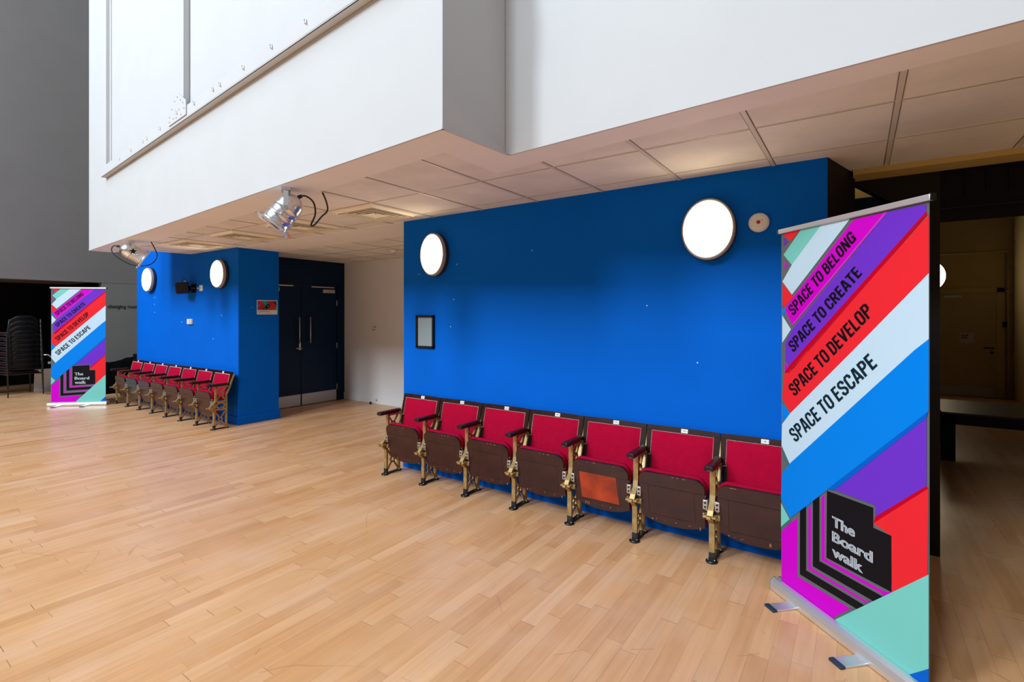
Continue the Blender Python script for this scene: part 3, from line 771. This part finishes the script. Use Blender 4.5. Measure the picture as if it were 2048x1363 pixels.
pq('r', 2, [(410, 300), (570, 300), (820, 560), (590, 795), (410, 795), (410, 690), (545, 555), (410, 460)])
pq('d', 3, [(700, 440), (820, 560), (590, 795), (410, 795), (545, 560), (600, 520)])
pq('c', 2, [(590, 300), (880, 300), (980, 420), (830, 560)])
pq('g', 2, [(600, 795), (830, 560), (990, 430), (1110, 555), (910, 795)])
pq('r', 3, [(900, 300), (1200, 300), (1430, 560), (1230, 795), (910, 795), (1110, 555)])
pq('d', 4, [(960, 310), (1200, 310), (1300, 420), (1120, 540)])
pq('k', 5, [(840, 700), (850, 560), (960, 480), (1060, 520), (1060, 610), (960, 700)]); pq('y', 6, [(920, 600), (960, 540), (1015, 575), (960, 630)])
for a, b, c, d in ((440, 835, 1100, 850), (440, 865, 1050, 880), (440, 900, 1010, 915), (440, 945, 600, 965), (870, 985, 1150, 1000)):
    pq('y', 2, [(a, b), (c, b), (c, d), (a, d)])
m.build('sheet', t)

# lettering on the far grey wall
m = MB(); font_poly(m, 'changing rooms', M['wordbrown'], .03, lambda a, b: (EX + .002, 3.874 + a, 1.705 + b), .60, .108)
tag(m.build('wall_lettering'), 'dark lettering reading changing rooms on the grey end wall', 'lettering')

# ------------------------------------------------------------------ ceiling vents
def vent(x0, y0, label):
    W = .594; cx, cy = x0 + W/2, y0 + W/2
    t = thing('air_vent', label, 'air vent', (cx, cy, CEIL), 0, 'square ceiling air vents')
    def frame_ring(m, r0, r1, z0, z1, mt, th=.003):
        for k in range(4):
            a = Matrix.Rotation(k*PI/2, 4, 'Z')
            m.extr([(-r0, -r0, z0), (r0, -r0, z0), (r1, -r1, z1), (-r1, -r1, z1)], (0, 0, th), mt, a)
    m = MB(); frame_ring(m, .290, .262, -.010, -.014, M['vent']); frame_ring(m, .292, .290, .0, -.010, M['vent']); frame_ring(m, .262, .246, -.014, -.029, M['vent']); m.build('frame', t)
    m = MB(); m.box((-.26, -.26, -.0045), (.26, .26, -.0035), M['black']); m.build('dark_core', t)
    for r0, r1 in ((.228, .200), (.180, .152), (.132, .104)):
        m = MB(); frame_ring(m, r0, r1, -.030, -.005, M['vent']); frame_ring(m, r0 - .002, r0 - .014, -.031, -.029, M['vent'], .002); m.build('louvre', t)
    m = MB()
    for k in range(4):
        m.extr([(-.092, -.092, -.030), (.092, -.092, -.030), (0, 0, -.008)], (0, 0, .002), M['vent'], Matrix.Rotation(k*PI/2, 4, 'Z'))
    c = m.build('centre_plate', t)
    m = MB(); m.lathe([(.007, -.006), (.007, -.013), (0, -.015)], M['iron'], None, 8); m.build('screw', c)
vent(-4.012, 2.825, 'square ceiling air vent nearest the right blue wall')
vent(-5.200, 2.825, 'square ceiling air vent just behind the larger stage lantern')
vent(-6.388, 2.825, 'square ceiling air vent third from the right blue wall')
vent(-7.576, 2.825, 'square ceiling air vent farthest left, above the blue pillar')

# ------------------------------------------------------------------ stage lanterns
def lantern(name, label, top, centre, axis, cable_pts, knob_dir, ribs):
    t = thing(name, label, 'stage lantern', top, 0, 'stage lanterns')
    top = Vector(top); c = Vector(centre) - top; ax = Vector(axis).normalized()
    side = ax.cross(Vector((0, 0, 1))).normalized(); up = side.cross(ax)
    T = Matrix(((side.x, up.x, ax.x, c.x), (side.y, up.y, ax.y, c.y), (side.z, up.z, ax.z, c.z), (0, 0, 0, 1)))
    prof = [(0, -.135), (.035, -.13), (.065, -.112), (.085, -.08), (.094, -.045), (.096, -.02)]
    if ribs:
        z = -.015
        for k in range(6): prof += [(.098, z), (.098, z + .012), (.093, z + .014), (.093, z + .020)]; z += .022
        prof += [(.098, .125), (.104, .13), (.104, .138)]
    else:
        prof += [(.100, -.015), (.100, .0), (.096, .003), (.096, .055), (.101, .058), (.101, .068), (.098, .072), (.098, .12), (.106, .125), (.106, .137)]
    prof += [(.096, .138), (.090, .10), (.06, .06), (0, .055)]
    m = MB(); m.lathe(prof, M['chrome'], T, 36)
    for a in range(6):
        q = T @ Vector((.086*math.cos(a*1.05), .086*math.sin(a*1.05), -.07)); m.lathe([(.006, 0), (.004, .004), (0, .005)], M['steel'], Matrix.Translation(q), 6)
    m.build('can', t)
    m = MB(); o, i = .128, .088
    for k in range(4):
        A = Matrix.Rotation(k*PI/2, 4, 'Z')
        m.extr([(-o, -o, .142), (o, -o, .142), (i, -i, .142), (-i, -i, .142)], (0, 0, .006), M['alu'], T @ A)
    gf = m.build('colour_frame', t)
    m = MB()
    for sx in (-1, 1): m.box((sx*.122 - .012, -.128, .136), (sx*.122 + .012, -.100, .156), M['steel'], .003, T)
    m.box((-.10, -.150, .143), (.06, -.128, .147), M['orangefoil'], 0, T); m.build('clip', gf)
    hy = Vector((side.x, side.y, 0)).normalized()
    m = MB(); r_ = .122; w = hy.cross(Vector((0, 0, 1)))
    def slab(p, q, wd, tk, nrm):
        p, q = Vector(p), Vector(q); d = (q - p).normalized(); wv = nrm.cross(d).normalized()
        m.extr([p - wv*wd/2 - nrm*tk/2, p + wv*wd/2 - nrm*tk/2, q + wv*wd/2 - nrm*tk/2, q - wv*wd/2 - nrm*tk/2], nrm*tk, M['alu'])
    ztop = -.045
    base = Vector((c.x, c.y, 0))
    for s in (-1, 1): slab(base + hy*s*r_ + Vector((0, 0, ztop)), c + hy*s*r_ - Vector((0, 0, .02)), .034, .005, hy)
    slab(base - hy*r_ + Vector((0, 0, ztop)), base + hy*r_ + Vector((0, 0, ztop)), .034, .005, Vector((0, 0, 1)))
    m.build('yoke', t)
    m = MB(); m.extr([base + hy*a + w*b for a, b in ((-.06, -.03), (.06, -.03), (.06, .03), (-.06, .03))], (0, 0, -.022), M['alu'])
    m.cyl(base, base + Vector((0, 0, ztop - .012)), .010, M['steel'], 10); m.build('ceiling_mount', t)
    for s in (-1, 1):
        m = MB(); q = c + hy*s*r_
        if ribs and s == knob_dir:
            d = hy*s; a1 = Vector((0, 0, 1)); a2 = d.cross(a1)
            pts = []
            for k in range(10):
                rr = .042 if k % 2 == 0 else .018; pts.append(q + a1*rr*math.cos(k*PI/5) + a2*rr*math.sin(k*PI/5))
            m.extr(pts, d*.022, M['blackp'])
        else: m.cyl(q - hy*s*.03, q + hy*s*.014, .016, M['steel'], 12)
        m.build('knob', t)
    m = MB(); m.tube([Vector(p) - top for p in cable_pts], .0065, M['cable'], 8); cb = m.build('cable', t)
    m = MB(); p0 = Vector(cable_pts[0]) - top; p1 = Vector(cable_pts[1]) - top; m.cyl(p0, p0 + (p1 - p0).normalized()*.03, .014, M['cable'], 10); m.build('cable_gland', cb)
def smooth_path(P, n=6):
    P = [Vector(p) for p in P]; out = []
    for i in range(len(P) - 1):
        p0, p1, p2, p3 = P[max(i-1, 0)], P[i], P[i+1], P[min(i+2, len(P)-1)]
        for k in range(n):
            t = k/n
            out.append(.5*((2*p1) + (p2 - p0)*t + (2*p0 - 5*p1 + 4*p2 - p3)*t*t + (3*p1 - p0 - 3*p2 + p3)*t**3))
    return out + [P[-1]]
lantern('stage_lantern', 'larger silver stage lantern under the white soffit, aimed down into the hall', (-3.545, 2.13, CEIL - .006), (-3.545, 2.13, 2.338), (-.316, -.51, -.8),
        smooth_path([(-3.502, 2.20, 2.445), (-3.485, 2.25, 2.463), (-3.455, 2.30, 2.42), (-3.445, 2.31, 2.33), (-3.470, 2.29, 2.245), (-3.450, 2.31, 2.25), (-3.410, 2.34, 2.31), (-3.385, 2.375, 2.36), (-3.405, 2.38, 2.43), (-3.440, 2.37, CEIL - .004)]), 1, False)
lantern('stage_lantern', 'smaller distant silver stage lantern at the far left end of the white soffit', (-7.660, 2.50, CEIL - .006), (-7.650, 2.50, 2.355), (.20, .83, -.52),
        smooth_path([(-7.695, 2.38, 2.42), (-7.730, 2.33, 2.425), (-7.730, 2.31, 2.36), (-7.690, 2.36, 2.28), (-7.630, 2.50, 2.19), (-7.550, 2.65, 2.20), (-7.520, 2.73, 2.30), (-7.540, 2.72, 2.40), (-7.570, 2.68, CEIL - .004)]), 1, True)

# ------------------------------------------------------------------ roll-up banners
def clip_poly(pts, s0, s1, z0, z1):
    for ax, lim, sg in ((0, s0, 1), (0, s1, -1), (1, z0, 1), (1, z1, -1)):
        out = []
        for i in range(len(pts)):
            a, b = pts[i-1], pts[i]; da, db = (a[ax]-lim)*sg, (b[ax]-lim)*sg
            if da*db < 0:
                t = da/(da-db); out.append((a[0] + (b[0]-a[0])*t, a[1] + (b[1]-a[1])*t))
            if db >= 0: out.append(b)
        pts = out
        if not pts: break
    return pts
GL = {
 'S': (.46, [[(.385,.69),(.385,.80),(.31,.925),(.15,.925),(.075,.82),(.075,.68),(.14,.57),(.32,.45),(.385,.33),(.385,.19),(.31,.075),(.15,.075),(.075,.19),(.075,.31)]]),
 'P': (.45, [[(.08,0),(.08,1)], [(.08,.925),(.28,.925),(.375,.84),(.375,.58),(.28,.49),(.08,.49)]]),
 'A': (.49, [[(.065,0),(.205,1)], [(.425,0),(.285,1)], [(.19,.93),(.30,.93)], [(.12,.27),(.37,.27)]]),
 'C': (.46, [[(.385,.66),(.385,.80),(.31,.925),(.15,.925),(.075,.80),(.075,.20),(.15,.075),(.31,.075),(.385,.20),(.385,.34)]]),
 'E': (.40, [[(.08,0),(.08,1)], [(.08,.925),(.38,.925)], [(.08,.51),(.35,.51)], [(.08,.075),(.38,.075)]]),
 'T': (.42, [[(.0,.925),(.42,.925)], [(.21,0),(.21,.93)]]),
 'O': (.46, [[(.15,.925),(.31,.925),(.385,.80),(.385,.20),(.31,.075),(.15,.075),(.075,.20),(.075,.80),'c']]),
 'B': (.46, [[(.08,0),(.08,1)], [(.08,.925),(.28,.925),(.365,.85),(.365,.62),(.28,.525),(.08,.525)], [(.28,.525),(.385,.43),(.385,.17),(.29,.075),(.08,.075)]]),
 'L': (.38, [[(.08,0),(.08,1)], [(.08,.075),(.37,.075)]]),
 'N': (.49, [[(.08,0),(.08,1)], [(.41,0),(.41,1)], [(.10,.95),(.39,.05)]]),
 'G': (.47, [[(.39,.68),(.39,.80),(.31,.925),(.15,.925),(.075,.80),(.075,.20),(.15,.075),(.30,.075),(.385,.18),(.385,.46)], [(.25,.46),(.46,.46)], [(.40,0),(.40,.3)]]),
 'R': (.47, [[(.08,0),(.08,1)], [(.08,.925),(.28,.925),(.375,.84),(.375,.60),(.28,.50),(.08,.50)], [(.24,.50),(.40,0)]]),
 'D': (.46, [[(.08,0),(.08,1)], [(.08,.925),(.27,.925),(.38,.80),(.38,.20),(.27,.075),(.08,.075)]]),
 'V': (.47, [[(.06,1),(.235,.05)], [(.41,1),(.235,.05)]]),
}
def stroke_text(m, text, corners, mt, f3):
    BL, BR, TR, TL = [Vector(c) for c in corners]
    adv = []; x = 0
    for ch in text:
        if ch == ' ': x += .20; continue
        adv.append((ch, x)); x += GL[ch][0] + .055
    tot = x - .055
    def mp(a, b):
        u = a/tot; p = (BL*(1-u) + BR*u)*(1-b) + (TL*(1-u) + TR*u)*b; return f3(p.x, p.y)
    for ch, x0 in adv:
        for ln in GL[ch][1]:
            cl = ln[-1] == 'c'; pts = ln[:-1] if cl else ln
            L, R = offset_line(pts, .15, cl); n = len(pts)
            for i in range(n if cl else n - 1):
                j = (i+1) % n
                m.face([mp(x0 + q[0], min(1, max(0, q[1]))) for q in (L[i], R[i], R[j], L[j])], mt)
ART = [
 (1,'r',[(0.0013,2.0055),(0.1325,2.0081),(0.0553,1.9538),(0.0013,1.9944)]),
 (2,'p',[(0.0013,1.9846),(0.0304,1.9542),(0.0013,1.9336)]),
 (2,'t',[(0.1325,2.0069),(0.274,2.0089),(0.0641,1.8234),(0.0013,1.8865)]),
 (1,'m',[(0.0077,1.8498),(0.0304,1.8248),(0.0077,1.8042)]),
 (2,'w',[(0.274,2.0089),(0.4471,2.0088),(0.0659,1.6616),(-0.0079,1.738),(0.0641,1.8234)]),
 (1,'r',[(-0.0079,1.7301),(0.0615,1.6617),(0.0789,1.6515),(-0.0079,1.5858)]),
 (2,'m',[(0.4601,1.9964),(0.6332,1.9969),(0.0702,1.4923),(0.0123,1.579),(0.0304,1.608),(0.0746,1.6472)]),
 (3,'pk',[(0.618,1.9964),(0.6332,1.9969),(0.0702,1.4923),(0.0655,1.4995)]),
 (2,'p',[(0.6332,1.9969),(0.8009,1.9943),(0.8009,1.9628),(0.1466,1.3698),(0.0435,1.269),(0.0148,1.2972),(0.0148,1.3967),(0.0746,1.4797)]),
 (1,'b',[(-0.0079,1.50),(0.02,1.60),(0.0123,1.58),(-0.0079,1.615)]),
 (3,'w',[(-0.0079,1.5497),(0.0588,1.4729),(-0.0079,1.3956)]),
 (1,'m',[(0.0100,1.29),(0.0300,1.27),(0.0200,1.23),(0.0100,1.22)]),
 (3,'dr',[(0.8018,1.965),(0.8042,1.9495),(0.0529,1.2363),(0.0100,1.231),(0.0388,1.2685),(0.1466,1.3698)]),
 (3,'r',[(0.8126,1.9511),(0.8126,1.7178),(0.458,1.3865),(0.0529,1.0142),(-0.0095,1.0894),(0.01,1.231),(0.0529,1.2563),(0.1727,1.3620)]),
 (1,'b',[(-0.0095,1.06),(0.0529,1.0142),(-0.0095,0.95)]),
 (3,'w',[(0.8126,1.7178),(0.458,1.3865),(0.0529,1.0142),(-0.0095,0.9429),(-0.0144,0.8231),(0.0482,0.738),(0.7522,1.4067),(0.8126,1.4565)]),
 (1,'dt',[(-0.0144,0.8231),(0.0482,0.738),(0.03,0.715),(-0.0144,0.79)]),
 (3,'b',[(0.8126,1.4565),(0.7522,1.4067),(0.0482,0.738),(-0.0095,0.6675),(-0.0193,0.521),(0.0529,0.4413),(0.3048,0.6813),(0.811,1.1677)]),
 (4,'db',[(0.3048,0.6844),(0.8095,1.1674),(0.8025,1.1412),(0.3505,0.697)]),
 (2,'p',[(0.3505,0.697),(0.8025,1.1412),(0.8025,0.8696),(0.5753,0.6495),(0.5722,0.7065)]),
 (3,'dr',[(0.5734,0.6558),(0.8014,0.8682),(0.8103,0.8612),(0.5639,0.6223)]),
 (3,'r',[(0.5639,0.6223),(0.8103,0.8612),(0.8074,0.5157),(0.6536,0.3643),(0.6515,0.6042)]),
 (4,'t',[(0.3381,0.0515),(0.8074,0.5157),(0.8126,0.52),(0.8126,0.1467),(0.7307,0.0659),(0.70,0.03),(0.34,0.03)]),
 (5,'db',[(0.7307,0.0659),(0.8126,0.1467),(0.8126,0.03),(0.70,0.03)]),
 (3,'t',[(-0.024,0.5067),(0.0482,0.4342),(-0.024,0.3588)]),
 (2,'dt',[(0.0482,0.4342),(0.062,0.428),(-0.012,0.345),(-0.024,0.3588)]),
 (1,'m',[(-0.0146,0.3487),(0.0489,0.41),(0.1189,0.4799),(0.2972,0.6607),(0.60,0.60),(0.66,0.37),(0.4412,0.1724),(0.3381,0.066),(-0.0146,0.066)]),
 (2,'g',[(0.1082,0.4757),(0.1242,0.5072),(0.1678,0.548),(0.183,0.5437),(0.183,0.2279),(0.517,0.245),(0.52,0.2308),(0.4453,0.1727),(0.1082,0.151)]),
 (3,'k',[(0.1242,0.5072),(0.1678,0.548),(0.1678,0.2141),(0.517,0.2308),(0.4761,0.1905),(0.1242,0.171)]),
 (2,'g',[(0.2011,0.5582),(0.214,0.5935),(0.2567,0.6338),(0.271,0.6307),(0.271,0.3165),(0.6025,0.332),(0.6096,0.3211),(0.5285,0.2562),(0.2011,0.2446)]),
 (3,'k',[(0.214,0.5935),(0.2567,0.6338),(0.2567,0.3058),(0.6096,0.3211),(0.5624,0.2752),(0.214,0.2586)]),
 (2,'g',[(0.2897,0.647),(0.3045,0.678),(0.3155,0.6891),(0.5734,0.7037),(0.5734,0.62),(0.6515,0.6042),(0.6515,0.3632),(0.6167,0.3475),(0.2897,0.3351)]),
 (3,'k',[(0.3045,0.678),(0.5639,0.6915),(0.5639,0.6025),(0.6515,0.6042),(0.6515,0.3632),(0.3018,0.3445)]),
 (2,'b',[(0.1678,0.548),(0.214,0.5935),(0.1915,0.565),(0.1678,0.54)]),
]
SA, SB, ZA, ZB = -.030, .812, .052, 2.008
def banner(name, label, O, ang):
    t = thing(name, label, 'roll-up banner', O, ang)      # local x along the banner, -y to the viewer
    def f3(d): return lambda s, z: (s, -.001 - d*.0005, z)
    m = MB(); m.keep = True
    m.box((SA + .012, 0, ZA), (SB, .002, ZB), M['ban_g'])
    for d, c, pts in ART:
        q = clip_poly(pts, SA + .012, SB, ZA, ZB)
        if len(q) > 2: m.poly([f3(d)(*p) for p in q], M['ban_' + c])
    pn = m.build('graphic_panel', t)
    m = MB(); m.keep = True
    stroke_text(m, 'SPACE TO BELONG', [(0.0772,1.5453),(0.4773,1.9018),(0.4438,1.9498),(0.0349,1.5917)], M['ban_k'], f3(6))
    m.build('slogan_lettering', pn)
    m = MB(); m.keep = True
    stroke_text(m, 'SPACE TO CREATE', [(0.0772,1.3463),(0.5105,1.7402),(0.4665,1.7793),(0.0349,1.3946)], M['ban_k'], f3(6))
    m.build('slogan_lettering', pn)
    m = MB(); m.keep = True
    stroke_text(m, 'SPACE TO DEVELOP', [(0.0880,1.1108),(0.5676,1.5576),(0.5220,1.6087),(0.0345,1.1582)], M['ban_k'], f3(6))
    m.build('slogan_lettering', pn)
    m = MB(); m.keep = True
    stroke_text(m, 'SPACE TO ESCAPE', [(0.0945,0.864),(0.5888,1.3294),(0.5407,1.3809),(0.0375,0.9149)], M['inkteal'], f3(6))
    m.build('slogan_lettering', pn)
    m = MB(); m.keep = True
    for tx, z, w in (('The', .519, .127), ('Board', .4455, .2205), ('walk', .3735, .170)):
        for dx, dz in ((-.0022, 0), (0, .0006), (.0022, 0), (0, -.0006)):
            font_poly(m, tx, M['ban_W'], .02, (lambda z0, dx, dz: lambda a, b: (.3400 + a + dx, -.001 - 6*.0005, z0 + b + dz))(z, dx, dz), w, .068)
    m.build('logo_lettering', pn)
    # top clamp rail, cassette base, feet, pole
    m = MB(); m.box((SA, -.014, ZB - .004), (SB + .014, .012, ZB + .022), M['alu'], .004); rl = m.build('top_rail', t)
    m = MB(); m.box((SB + .014, -.015, ZB - .005), (SB + .019, .013, ZB + .023), M['blackp'], .002); m.box((SA - .005, -.015, ZB - .005), (SA, .013, ZB + .023), M['blackp'], .002); m.build('end_cap', rl)
    m = MB()
    pr = [(-.045, .006), (-.047, .030), (-.040, .055), (-.022, .066), (-.006, .068), (-.006, .058), (.006, .058), (.006, .068), (.030, .062), (.045, .045), (.046, .006)]
    m.extr([(SA - .02, a, b) for a, b in pr], (SB - SA + .05, 0, 0), M['alu']); bs = m.build('base_cassette', t)
    m = MB()
    for xx in (SA - .026, SB + .030): m.extr([(xx, a*1.04, b*1.03) for a, b in pr], (.006, 0, 0), M['steel'])
    m.build('end_cap', bs)
    for sx in (.118, .545):
        m = MB(); m.box((sx - .032, -.165, .001), (sx + .032, .165, .011), M['alu'], .003); ft = m.build('foot', t)
        m = MB(); m.box((sx - .034, -.185, .0), (sx + .034, -.158, .013), M['navy'], .004); m.box((sx - .034, .158, .0), (sx + .034, .185, .013), M['navy'], .004); m.build('foot_cap', ft)
    m = MB(); m.cyl((.39, .022, .04), (.39, .022, ZB + .01), .009, M['alu'], 10); m.build('pole', t)
banner('roll_up_banner', 'tall near roll-up banner at the right, in front of the last theatre seat', (-.343, 3.154, 0), -PI/4)
banner('roll_up_banner', 'small distant roll-up banner by the dark recess of stacked chairs', (-11.31, 2.555, 0), math.radians(44.6))

# ------------------------------------------------------------------ stacked chairs in the recess
def stack_chair(loc, rz, label, group):
    t = thing('stacking_chair', label, 'chair', loc, rz, group)     # faces local +y; back at -y
    m = MB(); n = 12                                                # backrest shell: curved, rounded top
    rows = []
    for j in range(8):
        z = .52 + .27*j/7; row = []
        for i in range(n + 1):
            a = -1 + 2*i/n; hw = .225 - (.05*max(0, (j - 5)/2)**2)*1.0
            zz = z - (.05*abs(a)**4 if j > 4 else 0)
            row.append(m.bm.verts.new((a*hw, -.235 + .045*a*a - .05*(j/7), zz)))
        rows.append(row)
    k = m.mi(M['chair'])
    for j in range(7):
        for i in range(n):
            f = m.bm.faces.new([rows[j][i], rows[j][i+1], rows[j+1][i+1], rows[j+1][i]]); f.material_index = k; f.smooth = True
    bk = m.build('backrest', t); so = bk.modifiers.new('thick', 'SOLIDIFY'); so.thickness = .018
    m = MB(); m.box((-.225, -.21, .425), (.225, .22, .452), M['chair'], .01); st = m.build('seat', t)
    m = MB(); m.box((-.215, -.20, .45), (.215, .21, .472), M['chairred'], .01); m.build('seat_pad', st)
    for sx in (-1, 1):
        for pts in ([(sx*.262, -.275, 0), (sx*.252, -.245, .42), (sx*.238, -.262, .60), (sx*.228, -.275, .72)], [(sx*.262, .245, 0), (sx*.25, .20, .43)]):
            m = MB(); m.tube(pts, .011, M['chairframe'], 8); m.build('leg', t)
    m = MB(); m.tube([(-.252, -.235, .42), (-.25, .20, .425), (.25, .20, .425), (.252, -.235, .42)], .010, M['chairframe'], 8, closed=True); m.build('seat_frame', t)
    return t
o0 = None
nth = ['lowest', 'second lowest', 'third lowest', 'fourth lowest', 'fifth lowest', 'fifth from the top', 'fourth from the top', 'third from the top', 'second from the top', 'topmost']
nth9 = ['lowest', 'second lowest', 'third lowest', 'fourth lowest', 'middle', 'fourth from the top', 'third from the top', 'second from the top', 'topmost']
for k in range(9):
    loc = (-13.42 + .012*k, 2.545 - .004*k, .094*k)
    lb = nth9[k] + ' black chair of the full stack left of the distant banner'
    if o0 is None: o0 = stack_chair(loc, math.radians(100), lb, 'stacked black chairs beside the distant banner')
    else: dup(o0, loc, math.radians(100), lb, 'stacked black chairs beside the distant banner')
for k in range(8):
    lb = ['lowest', 'second lowest', 'third lowest', 'fourth lowest', 'fourth from the top', 'third from the top', 'second from the top', 'topmost'][k] + ' black chair of the stack cut by the left photo edge'
    dup(o0, (-13.85 + .01*k, 1.98, .094*k), math.radians(97), lb, 'stacked black chairs at the left photo edge')
t = thing('metal_stand', 'thin grey metal stand between stacked chairs and distant banner', 'stand', (-13.02, 2.93, 0))
m = MB(); m.tube([(0, 0, .0), (.0, .01, .72), (0, -.05, .78), (0, -.11, .78)], .012, M['alu'], 8); m.build('post', t)
m = MB(); m.box((-.05, -.08, 0), (.05, .08, .018), M['steel'], .004); m.box((-.02, -.05, .60), (.02, .05, .64), M['alu'], .004); m.build('base', t)
m = MB(); m.box((0, -.16, 0), (.02, .16, .46), M['alcove'], .003, Matrix.Translation((-13.75, 2.98, 0)) @ Matrix.Rotation(.12, 4, 'Y'))
tag(m.build('leaning_board'), 'pale board standing behind the chair stack in the dark recess', 'board')

# black cloth heap by the end wall
m = MB(); nx, ny = 26, 18; grid = []
def heap_h(a, b):
    e_ = max(0, 1 - abs(a)**6) * max(0, 1 - abs(b)**6)
    top = .60 + .10*math.exp(-((a - .45)/.45)**2) - .10*max(0, -a - .2) + .02*math.sin(9*a + 3*b) + .012*math.sin(17*a - 5*b)
    return top * min(1, e_*6)
for j in range(ny + 1):
    row = []
    for i in range(nx + 1):
        a, b = -1 + 2*i/nx, -1 + 2*j/ny; h = heap_h(a, b)
        fl = 1 + .06*(1 - h/.7)*math.sin(13*a + 11*b)
        row.append(m.bm.verts.new((a*.62*fl, b*.40*fl, h)))
    grid.append(row)
k = m.mi(M['cloth'])
for j in range(ny):
    for i in range(nx):
        f = m.bm.faces.new([grid[j][i], grid[j][i+1], grid[j+1][i+1], grid[j+1][i]]); f.smooth = True; f.material_index = k
o = m.build('cloth_cover', None, (-12.42, 3.98, 0.0)); o.rotation_euler = (0, 0, math.radians(68))
tag(o, 'low heap draped in black cloth behind the left row of seats', 'cloth cover')
m = MB(); m.box((-.16, -.2, 0), (.16, .2, .78), M['blackp'], .01); m.box((-.17, -.21, .74), (.17, .21, .78), M['chair'], .006)
o = m.build('black_cabinet', None, (-11.75, 4.12, 0)); tag(o, 'black cabinet top showing behind the leftmost theatre seats', 'cabinet')

# ------------------------------------------------------------------ dim room on the right
t = thing('low_bench', 'long low black bench with a reflective top in the dim right-hand room', 'bench', (1.45, 7.55, 0))
m = MB(); m.box((-.72, -.53, .50), (.86, .53, .52), M['blackp'], .003); m.build('top', t)
for y in (-.52, .49):
    m = MB(); m.box((-.72, y, .395), (.86, y + .03, .50), M['black']); m.build('apron', t)
for x, y in ((-.66, -.48), (.78, -.48), (-.66, .48), (.78, .48)):
    m = MB(); m.box((x - .055, y - .04, 0), (x + .055, y + .04, .50), M['black'], .004); m.build('leg', t)

m_ = MB(); m_.box((1.02, 12.80, .005), (2.113, 12.845, 1.972), M['beige2'], .003); d3 = struct(m_, 'door_3')
m = MB(); m.box((1.06, 12.796, .02), (2.09, 12.80, .19), M['kick']); m.build('kick_plate', d3)
m = MB(); m.box((1.36, 12.77, 1.89), (1.62, 12.80, 1.935), M['steel'], .004); m.build('door_closer', d3)
m = MB(); m.cyl((2.06, 12.80, .935), (2.06, 12.745, .935), .016, M['iron'], 10); m.tube([(2.06, 12.75, .935), (1.93, 12.75, .94)], .012, M['iron'], 8); m.lathe([(0, 0), (.027, 0), (.024, .012), (0, .013)], M['iron'], Matrix.Translation((2.05, 12.80, .85)) @ R, 12); m.build('door_handle', d3)
m_ = MB()
m_.box((2.113, 12.79, 0), (2.22, 12.85, 2.06), M['beige'], .004); m_.box((.95, 12.79, 1.975), (2.22, 12.85, 2.06), M['beige'], .004)
struct(m_, 'trim_5')
t = thing('paper_notice', 'pale staff only notice on the beige door of the dim room', 'notice', (1.694, 12.80, 1.118))
m = MB(); m.box((-.10, -.003, -.092), (.10, 0, .092), M['paper']); m.build('sheet', t)
m = MB(); font_poly(m, 'staff', M['ink'], .03, lambda a, b: (-.075 + a, -.0036, .035 + b), .105, .042); font_poly(m, 'only', M['ink'], .03, lambda a, b: (-.075 + a, -.0036, -.005 + b), .092, .042); m.build('lettering', t)
m = MB(); m.box((2.19, 12.77, 1.33), (2.245, 12.79, 1.43), M['blackp'], .003); tag(m.build('keypad'), 'small black keypad on the frame beside the beige door', 'keypad')
t = thing('wall_pipe', 'painted pipe running along and down the corner of the dim beige room', 'pipe', (2.27, 12.80, 0))
m = MB(); m.cyl((0, 0, .05), (0, 0, 2.73), .022, M['beige'], 12); m.build('riser', t)
m = MB(); m.cyl((-1.9, 0, 2.73), (0, 0, 2.73), .022, M['beige'], 12); m.build('cross_run', t)
for z in (.75, 1.98):
    m = MB(); m.box((-.04, -.028, z), (.05, .045, z + .02), M['beige2'], .002); m.build('pipe_clip', t)

# ------------------------------------------------------------------ light and camera
def area(name, loc, rot, sx, sy, power, col):
    l = bpy.data.lights.new(name, 'AREA'); l.shape = 'RECTANGLE'; l.size = sx; l.size_y = sy; l.energy = power; l.color = col
    o = bpy.data.objects.new(name, l); C.objects.link(o); o.location = loc; o.rotation_euler = rot; return o
for (x0, x1), pw in zip(WINS, (2800, 1900)):
    area('window_daylight', ((x0 + x1)/2, -12.30, (WZ0 + WZ1)/2), (PI/2, 0, 0), x1 - x0, WZ1 - WZ0, pw, (0.78, 0.90, 1.0))
area('floor_fill_light', (-5.5, -5.5, 15.9), (0, 0, 0), 9, 9, 1300, (0.80, 0.91, 1.0))  # added overhead fill to brighten the floor; the roof has no skylight
l = bpy.data.lights.new('stair_bulb', 'POINT'); l.energy = .45; l.color = (1, .72, .32); l.shadow_soft_size = .05
o = bpy.data.objects.new('stair_bulb', l); C.objects.link(o); o.location = (.02, 4.80, 2.72)

w = bpy.data.worlds.new('World'); bpy.context.scene.world = w; w.use_nodes = True
w.node_tree.nodes['Background'].inputs[0].default_value = (0.6, 0.75, 1.0, 1); w.node_tree.nodes['Background'].inputs[1].default_value = 0.01

cam = bpy.data.cameras.new('Camera'); co = bpy.data.objects.new('Camera', cam); C.objects.link(co)
cam.sensor_width = 36.0; cam.sensor_fit = 'HORIZONTAL'; cam.lens = 1001.0/2048*36; cam.shift_x = 0; cam.shift_y = -51.5/2048; cam.clip_start = .05
co.location = (0, 0, 1.55); co.rotation_euler = (PI/2, 0, math.radians(34.7))
sc = bpy.context.scene; sc.camera = co
sc.view_settings.view_transform = 'Standard'; sc.view_settings.look = 'None'; sc.view_settings.exposure = 0.14; sc.view_settings.gamma = 1.0; sc.view_settings.use_curve_mapping = False
